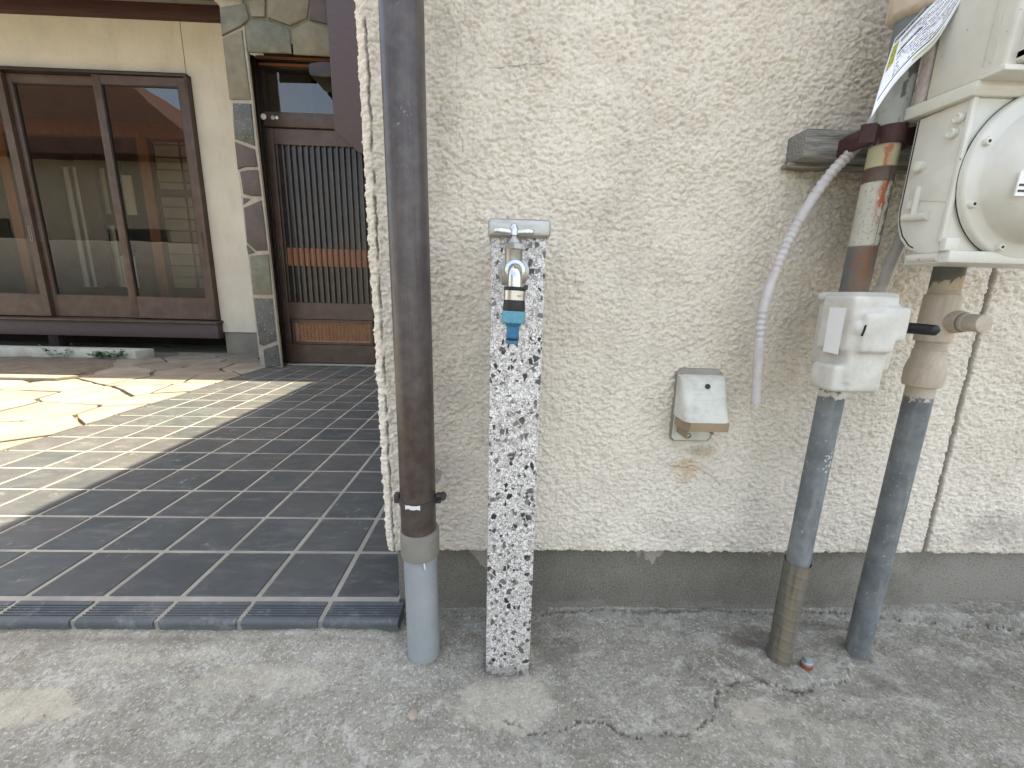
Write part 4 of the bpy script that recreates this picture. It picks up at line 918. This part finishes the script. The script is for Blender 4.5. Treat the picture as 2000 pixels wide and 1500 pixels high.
# ------------------------------------------------------------------ FAR HOUSE
hz0 = Vector((-2.4, 3.9, 0))
hou = thing('house', tuple(hz0), 'buff plastered house with brown sliding windows and a stone clad porch', 'house')
WY = 3.90
boxes('wall', [(-6.0, -2.622, WY, WY+.12, 2.315, 2.95), (-2.616, -1.80, WY, WY+.12, 2.315, 2.95), (-2.585, -1.80, WY-.001, WY+.12, .222, 2.314), (-2.63, -2.60, WY+.012, WY+.10, 2.316, 2.94), (-1.90, -1.78, 3.56, 3.895, .02, 2.95)], 'farwall', hou, 0)
box('foundation', -2.575, -1.80, WY+.012, WY+.12, 0, .220, 'found', hou, .002)
box('ledger_beam', -6.0, -1.90, WY-.05, WY-.002, 2.70, 2.80, 'eave', hou, .003)
for k in range(6):
    y0 = 3.06+k*.132; box('eave_board', -6.0, -1.0 if y0 < 3.1 else -1.905, y0+.002, y0+.130, 2.765+.012*k, 2.785+.012*k, 'eave', hou, .002)
box('fascia', -6.0, -.3, 3.04, 3.058, 2.74, 2.86, 'eave', hou, .002)
box('roof', -6.0, -.205, 3.06, 6.5, 2.96, 3.04, 'rooft', hou, .002)
box('porch_ceiling', -1.92, -.20, 3.065, 3.42, 2.90, 2.94, 'eave', hou, .002)
box('capital', -1.93, -1.72, 3.17, 3.42, 2.475, 2.60, 'farwall', hou, .003)
# base beam under the windows and the underfloor gap
box('base_beam', -6.0, -2.578, 3.83, 3.92, .166, .300, 'beam', hou, .003)
prism('sill', [(-6.0, 3.80, .3015), (-6.0, 3.80, .316), (-6.0, 3.92, .332), (-6.0, 3.92, .3015)], (3.435, 0, 0), 'alu', hou, .0015)
box('underfloor', -6.0, -2.1, 4.6, 4.65, -.02, .3, 'darkvoid', hou, 0)
box('floor_post', at(110, 665, Y=4.05).x-.04, at(110, 665, Y=4.05).x+.05, 4.02, 4.10, -.01, .30, 'beam', hou, .002)
# windows: each panel slides by itself in the track; part of the house
wh = box('window_head', -6.0, -2.588, 3.845, WY+.10, 2.290, 2.3135, 'alu_dark', hou, .001)
box('window_jamb', -2.612, -2.588, 3.845, WY+.10, .333, 2.289, 'alu', hou, .001)
def panel(xa, xb, y, sw=.062, inner=True):
    w = box('window', xa, xa+sw, y, y+.032, .335, 2.287, 'alu', hou, .002)       # left stile carries the rest
    bx_ = [(xb-sw, xb, y, y+.032, .335, 2.287), (xa+sw, xb-sw, y+.001, y+.031, .335, .525), (xa+sw, xb-sw, y+.001, y+.031, 2.222, 2.287)]
    boxes('frame', bx_, 'alu', w, .002)
    boxes('bead', [(xa+sw, xa+sw+.008, y+.006, y+.026, .525, 2.222), (xb-sw-.008, xb-sw, y+.006, y+.026, .525, 2.222), (xa+sw+.008, xb-sw-.008, y+.006, y+.026, .525, .533), (xa+sw+.008, xb-sw-.008, y+.006, y+.026, 2.214, 2.222)], 'alu_dark', w, 0)
    mesh('pane', [(xa+sw+.006, y+.016, .531), (xb-sw-.006, y+.016, .531), (xb-sw-.006, y+.016, 2.216), (xa+sw+.006, y+.016, 2.216)], [(0, 1, 2, 3)], 'glass', w)
    return w
w3 = panel(-3.352, -2.613, 3.862); w2 = panel(-4.085, -3.310, 3.897); w1 = panel(-4.800, -4.062, 3.862); w0 = panel(-5.56, -4.77, 3.897)
for w_, x in ((w1, -4.093), (w2, -4.052)):
    yh = 3.8595 if w_ == w1 else 3.8945
    boxes('handle', [(x-.010, x-.007, yh, yh+.006, .985, 1.10), (x+.007, x+.010, yh, yh+.006, .985, 1.10), (x-.010, x+.010, yh, yh+.006, .982, .985), (x-.010, x+.010, yh, yh+.006, 1.10, 1.103)], 'nickel', w_, 0)
box('handle', -2.640, -2.630, 3.859, 3.866, .97, 1.10, 'alu_dark', w3, .001)
# room behind the glass
boxes('room_shell', [(-6.0, -2.0, 4.03, 7.2, .27, .33), (-6.0, -2.0, 4.03, 7.2, 2.90, 2.95), (-6.05, -6.0, 4.03, 7.2, .33, 2.90), (-2.45, -2.40, 4.03, 7.2, .33, 2.90), (-6.0, -2.45, 7.2, 7.25, .33, 2.90)], 'interior', hou, 0)
zb0 = at(200, 266, Y=4.9).z; zb1 = at(200, 236, Y=4.9).z; xp = at(308, 430, Y=4.9).x
box('room_beam', -6.0, -2.455, 4.9, 4.98, zb0, zb1, 'intwood', hou, .003)
box('room_lintel_wall', -6.0, -2.455, 4.925, 4.965, zb1+.002, 2.89, 'interior', hou, 0)
box('room_post', xp-.09, xp+.02, 4.88, 4.985, .335, zb0-.002, 'intwood', hou, .003)
box('room_post', -5.35, -5.25, 4.885, 4.985, .335, zb0-.002, 'intwood', hou, .003)
boxes('window_threshold', [(-6.0, -2.46, 4.035, 4.13, .331, .43)], 'rail', hou, .002)
boxes('dark_floor', [(-6.0, -2.46, 4.131, 7.1, .331, .345)], 'darkwood', hou, .0)
# shoji at the right
boxes('shoji_paper', [(xp+.03, -2.46, 4.94, 4.945, .60, zb0-.02)], 'paper', hou, 0)
gr = [(xp+.03, -2.46, 4.928, 4.939, z, z+.012) for z in np.arange(.60, zb0-.02, .125)]+[(x, x+.014, 4.926, 4.939, .60, zb0-.02) for x in np.arange(xp+.03, -2.47, .28)]+[(xp+.03, -2.46, 4.922, 4.9255, 1.58, 1.66)]
boxes('shoji_grid', gr, 'darkwood', hou, 0)
boxes('shoji_base', [(xp+.03, -2.46, 4.925, 4.95, .346, .599)], 'darkwood', hou, .001)
def far_panel(xa, ya, xb, yb, Y, mat, nm='blind_panel'):
    p, q = at(xa, ya, Y=Y), at(xb, yb, Y=Y); box(nm, p.x, q.x, Y, Y+.02, max(q.z, .35), p.z, mat, hou, .002)
for a_ in ((122, 326, 140, 560), (141, 326, 158, 560), (159, 326, 176, 560), (192, 328, 216, 418), (236, 342, 268, 420), (222, 440, 232, 560), (234, 500, 272, 562)): far_panel(*a_, 6.2, 'curtain')
far_panel(178, 300, 190, 560, 6.1, 'darkwood', 'far_post')
boxes('room_cupboard', [(-5.9, -5.1, 6.3, 6.9, .346, 1.1), (-4.2, -3.7, 6.3, 6.9, .346, 1.3)], 'darkwood', hou, .003)

# ---- stone cladding: column and lintel, one object per stone
scol = prism('stone_column', [(-1.874, 3.214, 0), (-1.706, 3.214, 0), (-1.722, 3.214, 1.2), (-1.740, 3.214, 2.24), (-1.740, 3.214, 2.60), (-1.890, 3.214, 2.60)], (0, .026, 0), 'mortar', hou, .002)
slin = box('stone_lintel', -1.739, -.21, 3.2145, 3.27, 2.238, 2.90, 'stonejoint', hou, .002)
def stone(px, mat, par):
    pts = [at(x, y, Y=3.2) for x, y in px]; c = sum(pts, Vector())/len(pts)
    q = []
    for i, p in enumerate(pts):
        d = (c-p); q.append(p+d.normalized()*.005)
    bm = bmesh.new(); vs = [bm.verts.new((p.x, 3.214, p.z)) for p in q]; o2 = random.uniform(.006, .012)
    v2 = [bm.verts.new((p.x, 3.214-o2*.6, p.z)) for p in q]; v3 = [bm.verts.new((c.x+(p.x-c.x)*.93, 3.214-o2-random.uniform(0, .003), c.z+(p.z-c.z)*.95)) for p in q]; n = len(q)
    for i in range(n): j = (i+1) % n; bm.faces.new((vs[i], vs[j], v2[j], v2[i])); bm.faces.new((v2[i], v2[j], v3[j], v3[i]))
    bm.faces.new(v3); from_bm('stone', bm, mat, par, (c.x, 3.214, c.z), 50)
for px, m_ in (([(426, 12), (478, 4), (487, 35), (472, 51), (431, 70)], 'stoneA'), ([(432, 73), (471, 55), (478, 108), (489, 195), (446, 194)], 'stoneD'),
               ([(452, 199), (489, 200), (497, 285), (480, 279), (456, 271)], 'stoneB'), ([(456, 275), (478, 283), (497, 290), (503, 326), (478, 326), (462, 331)], 'stoneC'),
               ([(466, 334), (480, 330), (503, 330), (510, 384), (490, 383), (473, 379)], 'stoneC'), ([(472, 384), (488, 388), (473, 400)], 'stoneB'),
               ([(474, 404), (509, 389), (514, 420), (522, 490), (499, 491), (480, 474)], 'stoneC'), ([(480, 478), (497, 493), (483, 497)], 'stoneB'),
               ([(485, 500), (499, 497), (524, 495), (531, 577), (493, 576)], 'stoneA'), ([(493, 581), (531, 582), (540, 667), (513, 677), (505, 674)], 'stoneB'),
               ([(512, 682), (541, 672), (548, 716), (516, 719)], 'stoneB')):
    stone(px, m_, scol)
for px, m_ in (([(477, 52), (487, 37), (520, 37), (565, 55), (569, 104), (482, 102)], 'stoneA'), ([(482, 0), (518, -5), (518, 33), (489, 33)], 'stoneD'),
               ([(520, -5), (604, -5), (600, 34), (566, 51), (520, 34)], 'stoneD'), ([(605, -5), (650, -5), (650, 50), (603, 38), (602, 30)], 'stoneC'), ([(568, 55), (601, 38), (650, 56), (650, 110), (571, 106)], 'stoneD'),
               ([(654, 8), (740, 8), (735, 60), (654, 60)], 'stoneB'), ([(654, 64), (735, 64), (745, 112), (654, 112)], 'stoneD'), ([(745, 10), (850, 14), (850, 112), (750, 112)], 'stoneC')):
    stone(px, m_, slin)

# ---- entrance door
DY = 3.40
dr = box('door_frame', -1.700, -1.655+.0, DY-.02, DY+.12, .028, 2.236, 'alu_dark', hou, .002)
JX = -1.795
df = boxes('door_frame', [(-1.86, JX, 3.2415, DY+.10, .0, 2.236), (-1.7, -.215, 3.28, 3.36, 2.2345, 2.30), (JX, JX+.016, DY-.035, DY+.10, .028, 2.234), (JX+.017, JX+.034, DY-.010, DY+.10, .028, 2.234), (JX+.035, -.215, DY-.035, DY+.10, 2.205, 2.234), (JX+.035, -.215, DY-.012, DY+.10, 2.178, 2.2045)], 'alu_dark', hou, .002)
bpy.data.objects.remove(dr)
boxes('head_trim', [(JX+.03, -.215, DY-.042, DY-.036, 2.212, 2.228), (JX+.04, -.215, DY-.018, DY-.0125, 2.182, 2.198)], 'rail', hou, .001)
box('threshold', JX+.02, -.215, DY-.05, DY+.08, .026, .0345, 'nickel', hou, .001)
box('porch_sill', -1.72, -.215, DY-.08, DY-.0505, .020, .032, 'grout', hou, .002)
tb = box('transom_bar', JX+.036, -.215, DY-.015, DY+.06, 1.790, 1.888, 'alu', hou, .003)
for x_, r_, m_ in ((at(517, 231, Y=DY).x, .020, 'meterwhite'), (at(535, 233, Y=DY).x, .014, 'galv'), (at(543, 235, Y=DY).x, .011, 'vent')):
    lathe('seal_sticker', (x_, DY-.0150, 1.852-.004*(r_ < .02)), (0, -1, 0), [(0, r_), (.0008, r_)], m_, tb, 24)
mesh('pane', [(JX+.06, DY+.01, 1.888), (-.22, DY+.01, 1.888), (-.22, DY+.01, 2.18), (JX+.06, DY+.01, 2.18)], [(0, 1, 2, 3)], 'glass', tb)
boxes('pane_bead', [(JX+.036, JX+.052, DY-.008, DY+.03, 1.889, 2.177)], 'alu_dark', tb, .001)
def leaf(xa, xb, y):
    d = box('door', xa, xa+.050, y, y+.035, .036, 1.784, 'alu', hou, .002)
    boxes('rail', [(xb-.05, xb, y, y+.035, .036, 1.784), (xa+.051, xb-.051, y+.001, y+.034, 1.676, 1.784), (xa+.051, xb-.051, y+.001, y+.034, .392, .524), (xa+.051, xb-.051, y+.001, y+.034, .036, .186)], 'alu', d, .002)
    boxes('mid_rail', [(xa+.051, xb-.051, y+.016, y+.030, .808, .944)], 'rail', d, .001)
    boxes('glass_panel', [(xa+.051, xb-.051, y+.021, y+.026, .526, .807), (xa+.051, xb-.051, y+.021, y+.026, .946, 1.675)], 'frosted', d, 0)
    bm = bmesh.new(); bm_box(bm, -.0060, .0060, -.008, .008, -.575, .575, .0010, 1); bmesh.ops.recalc_face_normals(bm, faces=bm.faces); bme = bpy.data.meshes.new('lattice_bar'); bm.to_mesh(bme); bm.free()
    n = int((xb-xa-.1)/.0445)
    for k in range(n): link('lattice_bar', bme, 'alu', d, (xa+.066+k*.0445, y+.0085, 1.100))
    boxes('panel_frame', [(xa+.060, xb-.060, y+.004, y+.030, .366, .390), (xa+.060, xb-.060, y+.004, y+.030, .188, .206), (xa+.060, xa+.085, y+.004, y+.030, .2065, .3655), (xb-.085, xb-.060, y+.004, y+.030, .2065, .3655)], 'alu', d, .003)
    boxes('panel_shadow_gap', [(xa+.051, xb-.051, y+.026, y+.034, .187, .391)], 'alu_dark', d, 0)
    # woven panel
    nx_, nz_ = 420, 90; xs_ = np.linspace(xa+.0855, xb-.0855, nx_); zs_ = np.linspace(.2070, .3650, nz_); A2, B2 = np.meshgrid(xs_, zs_, indexing='ij')
    cell = A2/.030; ph = (np.abs((cell % 1)-.5)*2); h = np.abs((((B2/.020)+ph*1.0) % 1)-.5)*2; h = h*(.45+.55*np.abs(np.sin(pi*cell)))
    bord = np.minimum.reduce([A2-xs_[0], xs_[-1]-A2, B2-zs_[0], zs_[-1]-B2]); h = np.where(bord < .008, 1.4, h)
    gridmesh('woven_panel', np.stack([A2.ravel(), (y+.018-.006*h).ravel(), B2.ravel()], 1), nx_, nz_, 'weave', d)
    return d
dl = leaf(-1.760, -.985, DY+.002)
boxes('handle', [(-1.748, -1.744, DY-.003, DY+.006, .86, 1.00), (-1.732, -1.728, DY-.003, DY+.006, .86, 1.00), (-1.744, -1.732, DY-.003, DY+.006, .86, .864), (-1.744, -1.732, DY-.003, DY+.006, .996, 1.00)], 'nickel', dl, 0)
leaf(-1.020, -.225, DY+.042)
box('hall_side', -1.778, -1.772, 3.51, 4.3, 0, 2.9, 'darkvoid', hou, 0); box('hall_ceiling', -1.77, -.2, 3.51, 4.29, 2.5, 2.55, 'darkvoid', hou, 0)
box('hall_back', -1.9, -.2, DY+.9, DY+.95, 0, 2.9, 'darkvoid', hou, 0)

# ---- hanging board and gutter in the porch
bd_ = prism('corner_board', [(-1.147, 3.10, 1.686), (-1.139, 3.10, 1.674), (-.990, 3.10, 1.549), (-.74, 3.10, 1.537), (-.74, 3.10, 2.895), (-1.151, 3.10, 2.895)], (0, .035, 0), 'beam', None, .003)
tag(bd_, 'purple brown painted board hanging from the porch eave with a slanted bottom', 'board')
gq = [(x*1.2, .625+(z-.625)*1.2) for x, z in [(-1.092, 1.842), (-1.090, 1.802), (-1.080, 1.792), (-1.010, 1.788), (-.975, 1.79), (-.970, 1.86), (-1.02, 1.862), (-1.08, 1.852)]]
gt = prism('gutter', [(x, 3.15, z) for x, z in gq], (0, .225, 0), 'alu_dark', None, .002); tag(gt, 'dark metal gutter end jutting out behind the hanging board above the door', 'gutter')

# ------------------------------------------------------------------ BEYOND THE FRAME (seen in the window reflections)
nb = thing('neighbour_house', (-12, -6, 0), 'beige house with a dark red tiled roof mirrored in the window panes', 'house')
box('wall', -19, -8.2, -9, -5.0, 0, 4.1, 'nwall', nb, .01)
prism('roof', [(-19.5, -4.4, 4.0), (-7.7, -4.4, 4.0), (-9.9, -4.4, 5.9), (-14, -4.4, 7.2), (-19.5, -4.4, 7.2)], (0, -5, 0), 'rooft', nb, .02)
boxes('window', [(-11.4, -9.6, -4.99, -4.95, 1.0, 2.2), (-16, -14, -4.99, -4.95, 1.0, 2.4)], 'alu_dark', nb, .01)
bwl = box('block_wall', -20, -5.2, -3.5, -3.35, 0, 1.7, 'block', None, .01); tag(bwl, 'grey block wall across the yard mirrored in the lower window panes', 'wall')
pole = tag(tube('utility_pole', [(-4.6, -6.5, 0), (-4.6, -6.5, 10)], [.16, .11], 'block', None, 20), 'slim grey utility pole mirrored in the glass above the door', 'pole')
